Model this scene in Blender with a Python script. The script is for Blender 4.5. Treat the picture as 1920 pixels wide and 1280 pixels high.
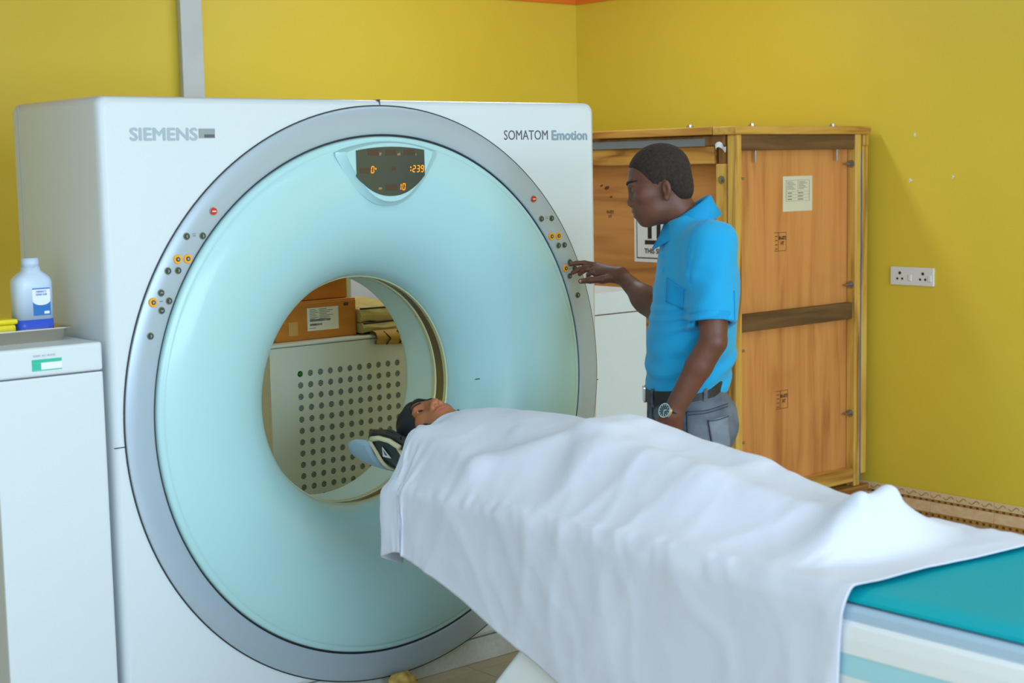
import bpy, bmesh, math, random
import numpy as np
from mathutils import Vector, Matrix, Euler, noise as mnoise

for o in list(bpy.data.objects): bpy.data.objects.remove(o)
scn = bpy.context.scene
COL = scn.collection
random.seed(7); rng = np.random.default_rng(7)
PI = math.pi

# ------------------------------------------------------------------ camera
F_PX, YAW, PITCH, ROLL = 2908.49, math.radians(40.468), math.radians(6.424), math.radians(-1.132)
CAM = np.array([-2.698, -3.738, 1.577])
FW = np.array([math.sin(YAW)*math.cos(PITCH), math.cos(YAW)*math.cos(PITCH), -math.sin(PITCH)])
_r0 = np.array([math.cos(YAW), -math.sin(YAW), 0.0]); _u0 = np.cross(_r0, FW)
RT = _r0*math.cos(ROLL)+_u0*math.sin(ROLL); UP = -_r0*math.sin(ROLL)+_u0*math.cos(ROLL)
def raydir(u, v): return FW+(u-960)/F_PX*RT-(v-640)/F_PX*UP
def at(u, v, depth): return CAM+raydir(u, v)*depth
def on(u, v, ax, val):
    d = raydir(u, v); return CAM+d*((val-CAM[ax])/d[ax])
cd = bpy.data.cameras.new('camera'); cam = bpy.data.objects.new('camera', cd); COL.objects.link(cam)
m = Matrix.Identity(4)
for i in range(3):
    m[i][0] = RT[i]; m[i][1] = UP[i]; m[i][2] = -FW[i]; m[i][3] = CAM[i]
cam.matrix_world = m
cd.sensor_width = 36; cd.lens = F_PX*36/1920; cd.clip_start = 0.05
cd.dof.use_dof = True; cd.dof.focus_distance = 5.0; cd.dof.aperture_fstop = 4.0
scn.camera = cam

# ------------------------------------------------------------------ light
ROOM = dict(x0=-4.2, x1=3.09, y0=-7.6, y1=2.463, z1=2.95)
wd = bpy.data.worlds.new('world'); scn.world = wd; wd.use_nodes = True
bg = wd.node_tree.nodes['Background']; bg.inputs[0].default_value = (0.78, 0.88, 1.0, 1); bg.inputs[1].default_value = 1.0
def area(name, loc, rot, sx, sy, power, col):
    l = bpy.data.lights.new(name, 'AREA'); l.shape = 'RECTANGLE'; l.size = sx; l.size_y = sy; l.energy = power; l.color = col
    o = bpy.data.objects.new(name, l); o.location = loc; o.rotation_euler = rot; COL.objects.link(o); return o
# daylight lamps at assumed, unseen windows behind the photographer and in the left-hand wall
area('daylight_rear_window', (-0.9, -7.5, 1.65), (PI/2, 0, 0), 5.4, 1.5, 600, (0.63, 0.82, 1.0))
area('daylight_left_window', (-4.12, -2.9, 1.65), (PI/2, 0, -PI/2), 2.4, 1.4, 48, (0.60, 0.81, 1.0))
# added, unseen ceiling lamps for fill light (their fixtures are built with the ceiling)
ADDED_LAMPS = [(-1.9, -1.4, 'over the side cabinet'), (1.1, -1.4, 'over the patient table'), (-1.9, -3.9, 'nearest the left wall window'), (1.1, -3.9, 'nearest the rear window'), (1.6, 1.2, 'over the wooden crate')]
for lx, ly, wh in ADDED_LAMPS:
    area('added_lamp_light', (lx, ly, 2.86), (0, 0, 0), 1.15, 0.22, 34 if 'crate' in wh else 18, (0.78, 0.90, 1.0))
vs = scn.view_settings
vs.view_transform = 'Standard'; vs.look = 'None'; vs.gamma = 1.0; vs.use_curve_mapping = False; vs.exposure = -1.0
# ------------------------------------------------------------------ materials
MATS = {}
def srgb(r, g, b):
    f = lambda c: (c/255/12.92) if c/255 <= .04045 else ((c/255+.055)/1.055)**2.4
    return (f(r), f(g), f(b), 1)
def mat(name, col, rough=.5, metal=0., bump=None, var=None, coat=0., emit=None, trans=0., sss=0., spec=None, sheen=0.):
    """bump=(scale,strength[,dist]); var=(scale, colour2, stretch xyz)"""
    m = bpy.data.materials.new(name); m.use_nodes = True; nt = m.node_tree; b = nt.nodes['Principled BSDF']
    b.inputs['Base Color'].default_value = col; b.inputs['Roughness'].default_value = rough; b.inputs['Metallic'].default_value = metal
    if coat: b.inputs['Coat Weight'].default_value = coat; b.inputs['Coat Roughness'].default_value = .1
    if trans: b.inputs['Transmission Weight'].default_value = trans
    if sss: b.inputs['Subsurface Weight'].default_value = sss; b.inputs['Subsurface Radius'].default_value = (.01, .004, .002); b.inputs['Subsurface Scale'].default_value = .5
    if spec is not None: b.inputs['Specular IOR Level'].default_value = spec
    if sheen: b.inputs['Sheen Weight'].default_value = sheen
    if emit: b.inputs['Emission Color'].default_value = emit[0]; b.inputs['Emission Strength'].default_value = emit[1]
    tc = nt.nodes.new('ShaderNodeTexCoord')
    if var:
        mp = nt.nodes.new('ShaderNodeMapping'); nt.links.new(tc.outputs['Object'], mp.inputs[0])
        mp.inputs['Scale'].default_value = var[2] if len(var) > 2 else (1, 1, 1)
        nz = nt.nodes.new('ShaderNodeTexNoise'); nz.inputs['Scale'].default_value = var[0]; nz.inputs['Detail'].default_value = 5
        nt.links.new(mp.outputs[0], nz.inputs['Vector'])
        rp = nt.nodes.new('ShaderNodeValToRGB'); rp.color_ramp.elements[0].position = .32; rp.color_ramp.elements[1].position = .68
        rp.color_ramp.elements[0].color = var[1]; rp.color_ramp.elements[1].color = col
        nt.links.new(nz.outputs['Fac'], rp.inputs[0]); nt.links.new(rp.outputs[0], b.inputs['Base Color'])
    if bump:
        nz2 = nt.nodes.new('ShaderNodeTexNoise'); nz2.inputs['Scale'].default_value = bump[0]; nz2.inputs['Detail'].default_value = 4
        nt.links.new(tc.outputs['Object'], nz2.inputs['Vector'])
        bp = nt.nodes.new('ShaderNodeBump'); bp.inputs['Strength'].default_value = bump[1]; bp.inputs['Distance'].default_value = bump[2] if len(bump) > 2 else .002
        nt.links.new(nz2.outputs['Fac'], bp.inputs['Height']); nt.links.new(bp.outputs[0], b.inputs['Normal'])
    MATS[name] = m; return m
def wood(name, c1, c2, c3, grain='z', rough=.6, scale=1.0):
    m = bpy.data.materials.new(name); m.use_nodes = True; nt = m.node_tree; b = nt.nodes['Principled BSDF']; b.inputs['Roughness'].default_value = rough
    tc = nt.nodes.new('ShaderNodeTexCoord'); mp = nt.nodes.new('ShaderNodeMapping'); nt.links.new(tc.outputs['Object'], mp.inputs[0])
    s = {'x': (1.2, 14, 14), 'y': (14, 1.2, 14), 'z': (14, 14, 1.2)}[grain]; mp.inputs['Scale'].default_value = tuple(k*scale for k in s)
    n1 = nt.nodes.new('ShaderNodeTexNoise'); n1.inputs['Scale'].default_value = 1.6; n1.inputs['Detail'].default_value = 6; n1.inputs['Distortion'].default_value = .6
    nt.links.new(mp.outputs[0], n1.inputs['Vector'])
    rp = nt.nodes.new('ShaderNodeValToRGB'); e = rp.color_ramp.elements
    e[0].position = .28; e[0].color = c3; e[1].position = .62; e[1].color = c1
    k = e.new(.46); k.color = c2
    nt.links.new(n1.outputs['Fac'], rp.inputs[0])
    # knots and stains with a shape of their own
    n2 = nt.nodes.new('ShaderNodeTexNoise'); n2.inputs['Scale'].default_value = 3.1; n2.inputs['Detail'].default_value = 3
    nt.links.new(tc.outputs['Object'], n2.inputs['Vector'])
    r2 = nt.nodes.new('ShaderNodeValToRGB'); r2.color_ramp.elements[0].position = .62; r2.color_ramp.elements[1].position = .8
    r2.color_ramp.elements[0].color = (0, 0, 0, 1); r2.color_ramp.elements[1].color = (.55, .55, .55, 1)
    nt.links.new(n2.outputs['Fac'], r2.inputs[0])
    mx = nt.nodes.new('ShaderNodeMixRGB'); nt.links.new(r2.outputs[0], mx.inputs[0]); nt.links.new(rp.outputs[0], mx.inputs[1]); mx.inputs[2].default_value = c3
    nt.links.new(mx.outputs[0], b.inputs['Base Color'])
    bp = nt.nodes.new('ShaderNodeBump'); bp.inputs['Strength'].default_value = .25; bp.inputs['Distance'].default_value = .002
    nt.links.new(n1.outputs['Fac'], bp.inputs['Height']); nt.links.new(bp.outputs[0], b.inputs['Normal'])
    MATS[name] = m; return m

mat('yellow_wall', srgb(236, 208, 70), .45, bump=(260, .12, .001), var=(1.1, srgb(231, 201, 60)))
mat('orange_paint', srgb(240, 130, 40), .5)
mat('ceiling_white', srgb(225, 226, 222), .8)
mat('floor_tile', srgb(205, 190, 160), .25, var=(5, srgb(188, 170, 138)))
mat('grout', srgb(120, 108, 90), .9)
mat('panel_white', srgb(220, 229, 236), .32, coat=.25, bump=(900, .05, .0004))
mat('cabinet_white', srgb(218, 227, 232), .4, bump=(700, .06, .0004))
mat('side_white', srgb(214, 226, 218), .4)
mat('cover_teal', srgb(176, 218, 222), .34, coat=.2)
mat('tunnel_teal', srgb(196, 226, 224), .35)
mat('ring_grey', srgb(172, 188, 202), .3, metal=.2)
mat('gasket', srgb(38, 36, 40), .5)
mat('bore_rim', srgb(196, 200, 160), .3, metal=.1)
mat('bore_window', srgb(98, 82, 60), .12, coat=.6)
mat('plinth_white', srgb(215, 222, 226), .5, var=(60, srgb(206, 210, 206)))
mat('seam', srgb(95, 95, 105), .7)
mat('screen', srgb(66, 74, 66), .25)
mat('led_on', srgb(255, 150, 20), .4, emit=(srgb(255, 150, 15), 1.5))
mat('led_dim', srgb(190, 150, 90), .5)
mat('led_off', srgb(78, 58, 40), .4)
mat('button_dark', srgb(48, 62, 62), .35)
mat('button_rim', srgb(150, 140, 90), .4)
mat('button_orange', srgb(255, 172, 10), .35)
mat('button_red', srgb(205, 40, 22), .35)
mat('glyph', srgb(150, 175, 180), .5)
mat('chrome', srgb(215, 215, 220), .15, metal=1)
mat('letter_grey', srgb(172, 186, 198), .5)
mat('letter_dark', srgb(92, 92, 100), .5)
mat('letter_blue', srgb(146, 164, 180), .5)
mat('sticker_grey', srgb(150, 160, 158), .5)
mat('ink', srgb(35, 35, 38), .6)
mat('ink_soft', srgb(110, 108, 104), .7)
mat('stamp_ink', srgb(96, 54, 40), .8)
mat('paper', srgb(232, 232, 234), .7)
mat('paper_cream', srgb(226, 222, 200), .7)
mat('steel', srgb(190, 182, 168), .28, metal=.85)
mat('bolt_steel', srgb(165, 165, 165), .35, metal=.9)
mat('bottle_plastic', srgb(206, 222, 240), .3, sss=.0, var=(14, srgb(196, 214, 236)))
mat('bottle_liquid', srgb(58, 92, 214), .25)
mat('label_white', srgb(238, 242, 248), .5)
mat('label_blue', srgb(20, 112, 190), .5)
mat('label_green', srgb(40, 190, 160), .5)
mat('yellow_plastic', srgb(245, 222, 20), .35)
mat('cardboard', srgb(196, 130, 52), .75, var=(7, srgb(184, 118, 44), (1, 1, 4)), bump=(60, .1, .001))
mat('cardboard_dim', srgb(200, 126, 36), .75, var=(7, srgb(186, 114, 30), (1, 1, 4)))
mat('tape', srgb(205, 160, 90), .25)
mat('mat_yellow', srgb(206, 190, 120), .8, var=(22, srgb(190, 172, 100)))
mat('mat_black', srgb(28, 30, 30), .8)
mat('mat_gold', srgb(180, 140, 50), .7)
mat('mat_blue', srgb(40, 80, 100), .7)
mat('metal_panel', srgb(212, 216, 196), .4)
mat('vent_dark', srgb(96, 104, 96), .6)
mat('vent_dot', srgb(190, 194, 180), .5)
mat('green_led', srgb(0, 90, 20), .25, emit=(srgb(0, 120, 30), .15))
mat('trunk_white', srgb(214, 220, 226), .4, var=(3, srgb(200, 208, 214)))
mat('socket_white', srgb(236, 238, 240), .3)
mat('tile_cream', srgb(240, 212, 172), .25, var=(9, srgb(232, 190, 146), (1, 3, 6)))
mat('tile_wave', srgb(234, 208, 168), .3)
mat('tile_brown', srgb(112, 66, 40), .4)
mat('tile_gold', srgb(190, 140, 60), .35)
mat('blue_film', srgb(20, 110, 180), .3)
mat('grey_tape', srgb(120, 130, 140), .35)
wood('wood_frame_x', srgb(222, 178, 88), srgb(204, 150, 66), srgb(140, 92, 40), 'x')
wood('wood_frame_y', srgb(214, 160, 78), srgb(196, 138, 62), srgb(134, 84, 38), 'y')
wood('wood_frame_z', srgb(226, 186, 92), srgb(210, 160, 72), srgb(140, 96, 44), 'z')
wood('wood_dark_shade_x', srgb(120, 88, 56), srgb(104, 74, 46), srgb(70, 48, 30), 'x')  # dark timber, also used to put shade into the top crate batten
wood('wood_dark_z', srgb(150, 104, 58), srgb(130, 88, 48), srgb(88, 58, 32), 'z')
wood('plywood_front', srgb(222, 154, 88), srgb(212, 143, 79), srgb(186, 116, 60), 'z', scale=.8)
wood('plywood_side', srgb(212, 146, 82), srgb(200, 134, 72), srgb(162, 102, 52), 'y', scale=.7)
mat('pad_teal', srgb(0, 168, 184), .6, bump=(9, .15, .004), spec=.2)
mat('table_white', srgb(242, 246, 250), .3, coat=.2)
mat('table_blue', srgb(178, 204, 228), .3, coat=.2)
mat('table_stripe', srgb(172, 222, 234), .35)
mat('table_gap', srgb(30, 62, 78), .6)
mat('holder_black', srgb(44, 44, 46), .35)
mat('holder_blue', srgb(168, 196, 224), .3)
mat('strap_cream', srgb(226, 218, 178), .85, bump=(50, .3, .003))
mat('sheet', srgb(220, 225, 242), .8, bump=(6, .45, .014), sheen=.1)
mat('skin_dark', srgb(112, 66, 47), .48, sss=.08, bump=(220, .12, .001), var=(9, srgb(101, 57, 40)))
mat('skin_patient', srgb(176, 108, 66), .45, sss=.1, bump=(240, .08, .001), var=(12, srgb(164, 96, 58)))
mat('lip_dark', srgb(120, 66, 56), .4)
mat('lip_patient', srgb(182, 104, 78), .4)
mat('nail', srgb(196, 140, 120), .35)
mat('hair_black', srgb(30, 22, 20), .85, bump=(420, .9, .004), var=(130, srgb(58, 42, 36)))
mat('brow', srgb(30, 22, 20), .8)
mat('eye_white', srgb(236, 236, 236), .2)
mat('iris', srgb(38, 24, 18), .15)
mat('scarf_black', srgb(22, 26, 30), .75, bump=(30, .4, .004))
mat('shirt_blue', srgb(0, 160, 216), .8, bump=(14, .25, .006), sheen=.15)
mat('shirt_trim', srgb(0, 150, 208), .8)
mat('belt_black', srgb(34, 34, 34), .5, bump=(200, .2, .001))
mat('denim', srgb(118, 126, 138), .85, var=(9, srgb(60, 67, 80)), bump=(500, .4, .001))
mat('denim_patch', srgb(128, 136, 148), .85, var=(14, srgb(92, 100, 114)), bump=(500, .4, .001))
mat('denim_seam', srgb(60, 66, 78), .85)
mat('strap_black', srgb(26, 26, 28), .5)
mat('watch_face', srgb(46, 56, 62), .15, coat=.8)
mat('shoe', srgb(40, 36, 34), .5)
mat('crumple', srgb(214, 180, 96), .7, var=(30, srgb(170, 130, 60)))
mat('added_lamp_glow', srgb(255, 255, 255), .5, emit=((.97, .98, 1, 1), 2.0))  # glowing tubes of the added ceiling lamps
mat('window_frame', srgb(225, 225, 225), .4)
mat('wall_mark', srgb(232, 232, 228), .6)

# ------------------------------------------------------------------ mesh helpers
WLOC = {}
def wl(o): return WLOC.get(o.name, np.zeros(3)) if o is not None else np.zeros(3)
def mk(name, V, F, mats, parent=None, smooth=False, mi=None, label=None):
    V = np.asarray(V, dtype=float).reshape(-1, 3)
    me = bpy.data.meshes.new(name); off = wl(parent)
    me.from_pydata((V-off).tolist(), [], F if isinstance(F, list) else F.tolist())
    for k in (mats if isinstance(mats, (list, tuple)) else [mats]): me.materials.append(MATS[k])
    if mi is not None: me.polygons.foreach_set('material_index', np.asarray(mi, dtype=np.int32))
    if smooth: me.polygons.foreach_set('use_smooth', np.ones(len(me.polygons), dtype=bool))
    me.update()
    o = bpy.data.objects.new(name, me); COL.objects.link(o)
    if parent is not None: o.parent = parent
    WLOC[o.name] = off.copy()
    if label: o['label'] = label
    return o
def thing(name, loc, label, cat, group=None):
    o = bpy.data.objects.new(name, None); COL.objects.link(o); o.location = tuple(float(c) for c in loc); o.empty_display_size = .1
    WLOC[o.name] = np.array(loc, dtype=float); tag(o, label, cat, group); return o
def tag(o, label, cat, group=None):
    o['label'] = label; o['category'] = cat
    if group: o['group'] = group
    return o
def struct(o): o['kind'] = 'structure'; return o
class MB:
    def __init__(s): s.V = []; s.F = []; s.M = []
    def add(s, V, F, m=0):
        n = len(s.V); s.V += [tuple(map(float, v)) for v in V]; s.F += [tuple(int(i)+n for i in f) for f in F]; s.M += [m]*len(F); return s
    def box(s, a, b, bev=0., seg=2, m=0, M=None):
        a = np.minimum(a, b) if True else a; return s._box(a, b, bev, seg, m, M)
    def _box(s, a, b, bev, seg, m, M):
        bb = bmesh.new(); bmesh.ops.create_cube(bb, size=1)
        return s._fin(bb, a, b, bev, seg, m, M)
    def _fin(s, bb, a, b, bev, seg, m, M):
        a = np.array(a, float); b = np.array(b, float)
        for v in bb.verts: v.co = Vector(((a[0]+b[0])/2+v.co.x*(b[0]-a[0]), (a[1]+b[1])/2+v.co.y*(b[1]-a[1]), (a[2]+b[2])/2+v.co.z*(b[2]-a[2])))
        if bev > 0: bmesh.ops.bevel(bb, geom=bb.edges[:], offset=bev, segments=seg, profile=.6, affect='EDGES')
        if M is not None: bmesh.ops.transform(bb, matrix=M, verts=bb.verts)
        bb.verts.index_update()
        s.add([v.co for v in bb.verts], [[v.index for v in f.verts] for f in bb.faces], m); bb.free(); return s
    def cyl(s, p, q, r, r2=None, n=16, m=0, cap=True):
        p = np.array(p, float); q = np.array(q, float); r2 = r if r2 is None else r2
        d = (q-p)/np.linalg.norm(q-p); a = np.array([0, 0, 1.]) if abs(d[2]) < .9 else np.array([1., 0, 0])
        e1 = np.cross(d, a); e1 /= np.linalg.norm(e1); e2 = np.cross(d, e1)
        t = np.arange(n)*2*PI/n; c = np.cos(t)[:, None]*e1+np.sin(t)[:, None]*e2
        V = np.vstack([p+c*r, q+c*r2]); F = [(i, (i+1) % n, n+(i+1) % n, n+i) for i in range(n)]
        if cap: F += [tuple(range(n))[::-1], tuple(range(n, 2*n))]
        return s.add(V, F, m)
    def tube(s, pts, r, n=8, m=0):
        pts = np.array(pts, float); N = len(pts); rr = np.broadcast_to(np.array(r, float), (N,))
        T = np.gradient(pts, axis=0); T /= np.linalg.norm(T, axis=1)[:, None]+1e-12
        a = np.array([0, 0, 1.]) if abs(T[0][2]) < .9 else np.array([1., 0, 0]); e1 = np.cross(T[0], a); e1 /= np.linalg.norm(e1)
        V = []; t = np.arange(n)*2*PI/n
        for i in range(N):
            e1 = e1-T[i]*np.dot(e1, T[i]); e1 /= np.linalg.norm(e1); e2 = np.cross(T[i], e1)
            V += list(pts[i]+rr[i]*(np.cos(t)[:, None]*e1+np.sin(t)[:, None]*e2))
        F = [(i*n+j, i*n+(j+1) % n, (i+1)*n+(j+1) % n, (i+1)*n+j) for i in range(N-1) for j in range(n)]
        F += [tuple(range(n))[::-1], tuple(range((N-1)*n, N*n))]
        return s.add(V, F, m)
    def grid(s, P, m=0, closed=False):
        P = np.array(P, float); a, b = P.shape[:2]
        F = [(i*b+j, i*b+(j+1) % b, (i+1)*b+(j+1) % b, (i+1)*b+j) for i in range(a-1) for j in range(b if closed else b-1)]
        return s.add(P.reshape(-1, 3), F, m)
    def build(s, name, mats, parent=None, smooth=False, label=None):
        return mk(name, s.V, s.F, mats, parent, smooth, s.M, label)
def loopgrid(loops):
    """loops: list of (n,3) closed loops -> V,F"""
    n = len(loops[0]); V = np.vstack(loops)
    F = [(k*n+i, k*n+(i+1) % n, (k+1)*n+(i+1) % n, (k+1)*n+i) for k in range(len(loops)-1) for i in range(n)]
    return V, F
def catmull(P, sub):
    P = np.array(P, float); Q = np.vstack([2*P[0]-P[1], P, 2*P[-1]-P[-2]]); out = []
    for i in range(1, len(Q)-2):
        for t in np.arange(sub)/sub:
            a, b, c, d = Q[i-1:i+3]
            out.append(.5*((2*b)+(-a+c)*t+(2*a-5*b+4*c-d)*t*t+(-a+3*b-3*c+d)*t**3))
    out.append(P[-1]); return np.array(out)
ZC = .904
def revolve(prof, n=128, cx=0., cz=ZC):
    t = np.arange(n)*2*PI/n
    return loopgrid([np.stack([cx+r*np.cos(t), np.full(n, y), cz+r*np.sin(t)], 1) for r, y in prof])
def text_mesh(name, body, size, origin, ex, ey, matname, parent, sx=1., align='LEFT', extrude=.0004, bold=0., label=None, fat=0.):
    cu = bpy.data.curves.new('t', 'FONT'); cu.body = body; cu.size = size; cu.extrude = extrude; cu.align_x = align; cu.offset = bold; cu.resolution_u = 3
    to = bpy.data.objects.new('t', cu); COL.objects.link(to)
    dg = bpy.context.evaluated_depsgraph_get(); me = bpy.data.meshes.new_from_object(to.evaluated_get(dg))
    V = np.array([v.co[:] for v in me.vertices]); F = [tuple(p.vertices) for p in me.polygons]
    bpy.data.objects.remove(to); bpy.data.curves.remove(cu); bpy.data.meshes.remove(me)
    ex = np.array(ex, float); ey = np.array(ey, float); ez = np.cross(ex, ey)
    if fat:
        n0 = len(V); sh = [(-fat, 0), (fat, 0), (0, fat), (0, -fat), (0, 0)]
        F = [tuple(i+n0*k for i in f) for k in range(5) for f in F]; V = np.vstack([V+np.array((a, b, .00004*k)) for k, (a, b) in enumerate(sh)])
    W = np.array(origin)+V[:, :1]*sx*ex+V[:, 1:2]*ey+V[:, 2:3]*ez
    return mk(name, W, F, matname, parent, label=label)

# ------------------------------------------------------------------ implicit surfaces (for bodies and clothes)
def smin(a, b, k):
    if k <= 0: return np.minimum(a, b)
    h = np.maximum(k-np.abs(a-b), 0)/k; return np.minimum(a, b)-h*h*k*.25
class SDF:
    def __init__(s): s.P = []
    def add(s, fn, lo, hi, k=.02, op='u'): s.P.append((fn, np.array(lo, float), np.array(hi, float), k, op)); return s
    def cap(s, a, b, r1, r2=None, k=.02, op='u'):
        a = np.array(a, float); b = np.array(b, float); r2 = r1 if r2 is None else r2; ab = b-a; L = ab@ab+1e-12
        def fn(x, y, z):
            t = np.clip(((x-a[0])*ab[0]+(y-a[1])*ab[1]+(z-a[2])*ab[2])/L, 0, 1)
            return np.sqrt((x-a[0]-t*ab[0])**2+(y-a[1]-t*ab[1])**2+(z-a[2]-t*ab[2])**2)-(r1+(r2-r1)*t)
        R = max(r1, r2); return s.add(fn, np.minimum(a, b)-R, np.maximum(a, b)+R, k, op)
    def ell(s, c, r, R=None, k=.02, op='u'):
        c = np.array(c, float); r = np.array(r, float); M = np.eye(3) if R is None else np.array(Euler(R).to_matrix().transposed())
        def fn(x, y, z):
            X, Y, Z = x-c[0], y-c[1], z-c[2]
            p = [M[i][0]*X+M[i][1]*Y+M[i][2]*Z for i in range(3)]
            k0 = np.sqrt((p[0]/r[0])**2+(p[1]/r[1])**2+(p[2]/r[2])**2)
            k1 = np.sqrt((p[0]/r[0]**2)**2+(p[1]/r[1]**2)**2+(p[2]/r[2]**2)**2)
            return k0*(k0-1)/(k1+1e-9)
        m = r.max(); return s.add(fn, c-m, c+m, k, op)
    def stack(s, st, k=.02, op='u', n=2.3):
        """stations (z, cx, cy, rx, ry)"""
        st = np.array(sorted(st), float); zz = np.linspace(st[0, 0], st[-1, 0], 80)
        S = catmull(st, 12); S = np.stack([np.interp(zz, S[:, 0], S[:, i]) for i in range(5)], 1)
        def fn(x, y, z):
            cx, cy, rx, ry = [np.interp(z, zz, S[:, i]) for i in (1, 2, 3, 4)]
            q = ((np.abs(x-cx)/rx)**n+(np.abs(y-cy)/ry)**n)**(1/n)
            d = (q-1)*np.minimum(rx, ry)
            return np.maximum(d, np.maximum(zz[0]-z, z-zz[-1]))
        a = np.abs(S[:, 1]).max()+S[:, 3].max(); b = np.abs(S[:, 2]).max()+S[:, 4].max()
        return s.add(fn, (-a, -b, zz[0]), (a, b, zz[-1]), k, op)
    def eval(s, x, y, z):
        d = np.full(np.broadcast(x, y, z).shape, 9.)
        for fn, lo, hi, k, op in s.P: d = s._ap(d, fn(x, y, z), k, op)
        return d
    @staticmethod
    def _ap(d, v, k, op):
        if op == 'u': return smin(d, v, k)
        if op == 's': return -smin(-d, v, k)     # subtract
        if op == 'i': return -smin(-d, -v, k)    # intersect
        if op == 'a': return d+v                 # displace
    def mesh(s, lo, hi, h, post=None):
        lo = np.array(lo, float); n = np.ceil((np.array(hi)-lo)/h).astype(int)+1
        ax = [(lo[i]+np.arange(n[i])*h) for i in range(3)]
        d = np.full(n, 9., dtype=np.float32)
        for fn, plo, phi, k, op in s.P:
            mg = k+3*h
            if op in ('i', 'a'): sl = [slice(0, n[i]) for i in range(3)]
            else: sl = [slice(max(0, int((plo[i]-mg-lo[i])/h)), max(0, min(n[i], int((phi[i]+mg-lo[i])/h)+2))) for i in range(3)]
            if any(q.stop-q.start <= 0 for q in sl): continue
            x = ax[0][sl[0]][:, None, None]; y = ax[1][sl[1]][None, :, None]; z = ax[2][sl[2]][None, None, :]
            v = fn(x, y, z).astype(np.float32)
            d[sl[0], sl[1], sl[2]] = s._ap(d[sl[0], sl[1], sl[2]], v, k, op)
        return surface_nets(d, lo, h)
def surface_nets(d, lo, h):
    s = d < 0; nx, ny, nz = d.shape
    c = np.zeros((nx-1, ny-1, nz-1), dtype=np.int8)
    for i in (0, 1):
        for j in (0, 1):
            for k in (0, 1): c += s[i:nx-1+i, j:ny-1+j, k:nz-1+k]
    act = (c > 0) & (c < 8); idx = np.full(act.shape, -1, dtype=np.int32); I = np.argwhere(act); idx[act] = np.arange(len(I))
    co = [(i, j, k) for i in (0, 1) for j in (0, 1) for k in (0, 1)]
    val = np.stack([d[I[:, 0]+a, I[:, 1]+b, I[:, 2]+e] for a, b, e in co], 1).astype(float)
    acc = np.zeros((len(I), 3)); cnt = np.zeros(len(I))
    for p in range(8):
        for q in range(p+1, 8):
            if sum(abs(co[p][t]-co[q][t]) for t in range(3)) != 1: continue
            mm = (val[:, p] < 0) != (val[:, q] < 0); t = np.where(mm, val[:, p]/(val[:, p]-val[:, q]+1e-20), 0)
            pt = np.array(co[p])[None]+t[:, None]*(np.array(co[q])-np.array(co[p]))[None]
            acc += pt*mm[:, None]; cnt += mm
    V = lo+(I+acc/np.maximum(cnt, 1)[:, None])*h; F = []
    for a in range(3):
        b, e = (a+1) % 3, (a+2) % 3
        sl0 = [slice(None)]*3; sl1 = [slice(None)]*3; sl0[a] = slice(0, -1); sl1[a] = slice(1, None)
        ch = s[tuple(sl0)] != s[tuple(sl1)]; E = np.argwhere(ch)
        ok = (E[:, b] > 0) & (E[:, e] > 0) & (E[:, b] < d.shape[b]-1) & (E[:, e] < d.shape[e]-1); E = E[ok]
        q = []
        for db, de in ((-1, -1), (0, -1), (0, 0), (-1, 0)):
            G = E.copy(); G[:, b] += db; G[:, e] += de; q.append(idx[G[:, 0], G[:, 1], G[:, 2]])
        Q = np.stack(q, 1); fl = s[E[:, 0], E[:, 1], E[:, 2]]; Q[~fl] = Q[~fl][:, ::-1]; F.append(Q)
    return V, np.vstack(F)
# ------------------------------------------------------------------ the room
X0, X1, Y0, Y1, Z1 = ROOM['x0'], ROOM['x1'], ROOM['y0'], ROOM['y1'], ROOM['z1']
TW = .12
fl = struct(MB().box((X0-TW, Y0-TW, -.12), (X1+TW, Y1+TW, -.006)).build('floor', 'grout'))
tile0 = None
for i in range(12):
    for j in range(14):
        x, y = X1-.4*(i+1), Y1-.1-.4*(j+1)
        if tile0 is None:
            tile0 = MB().box((.0015, .0015, -.006), (.3985, .3985, 0), .0012, 1).build('tile', 'floor_tile', fl); t = tile0
        else: t = tile0.copy(); COL.objects.link(t); t.parent = fl
        t.location = (x, y, 0)
# beyond the singly built tiles
mbx = MB()
for i in range(19):
    for j in range(21):
        if i < 12 and j < 14: continue
        x, y = X1-.4*(i+1), Y1-.1-.4*(j+1)
        mbx.add([(x+.0015, y+.0015, 0), (x+.3985, y+.0015, 0), (x+.3985, y+.3985, 0), (x+.0015, y+.3985, 0)], [(0, 1, 2, 3)])
o = mbx.build('tile_field', 'floor_tile', fl); o['kind'] = 'stuff'
struct(MB().box((X0-TW, Y1, 0), (X1+TW, Y1+TW, Z1)).build('wall_back', 'yellow_wall'))
struct(MB().box((X1, Y0-TW, 0), (X1+TW, Y1, Z1)).build('wall_right', 'yellow_wall'))
struct(MB().box((X0-TW, Y0-TW, Z1), (X1+TW, Y1+TW, Z1+.1)).build('ceiling', 'ceiling_white'))
def wall_open(name, ax, pos, thick, a0, a1, w0, w1, z0, z1):
    mb = MB()
    for (p, q, r, s) in ((a0, w0, 0, Z1), (w1, a1, 0, Z1), (w0, w1, 0, z0), (w0, w1, z1, Z1)):
        if ax == 1: mb.box((p, pos, r), (q, pos+thick, s))
        else: mb.box((pos, p, r), (pos+thick, q, s))
    return struct(mb.build(name, 'ceiling_white'))  # unseen walls, made white to keep the bounced light cool
wall_open('wall_front', 1, Y0-TW, TW, X0-TW, X1, -3.6, 1.8, .9, 2.4)
wall_open('wall_left', 0, X0-TW, TW, Y0, Y1, -4.1, -1.7, .95, 2.35)
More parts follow.
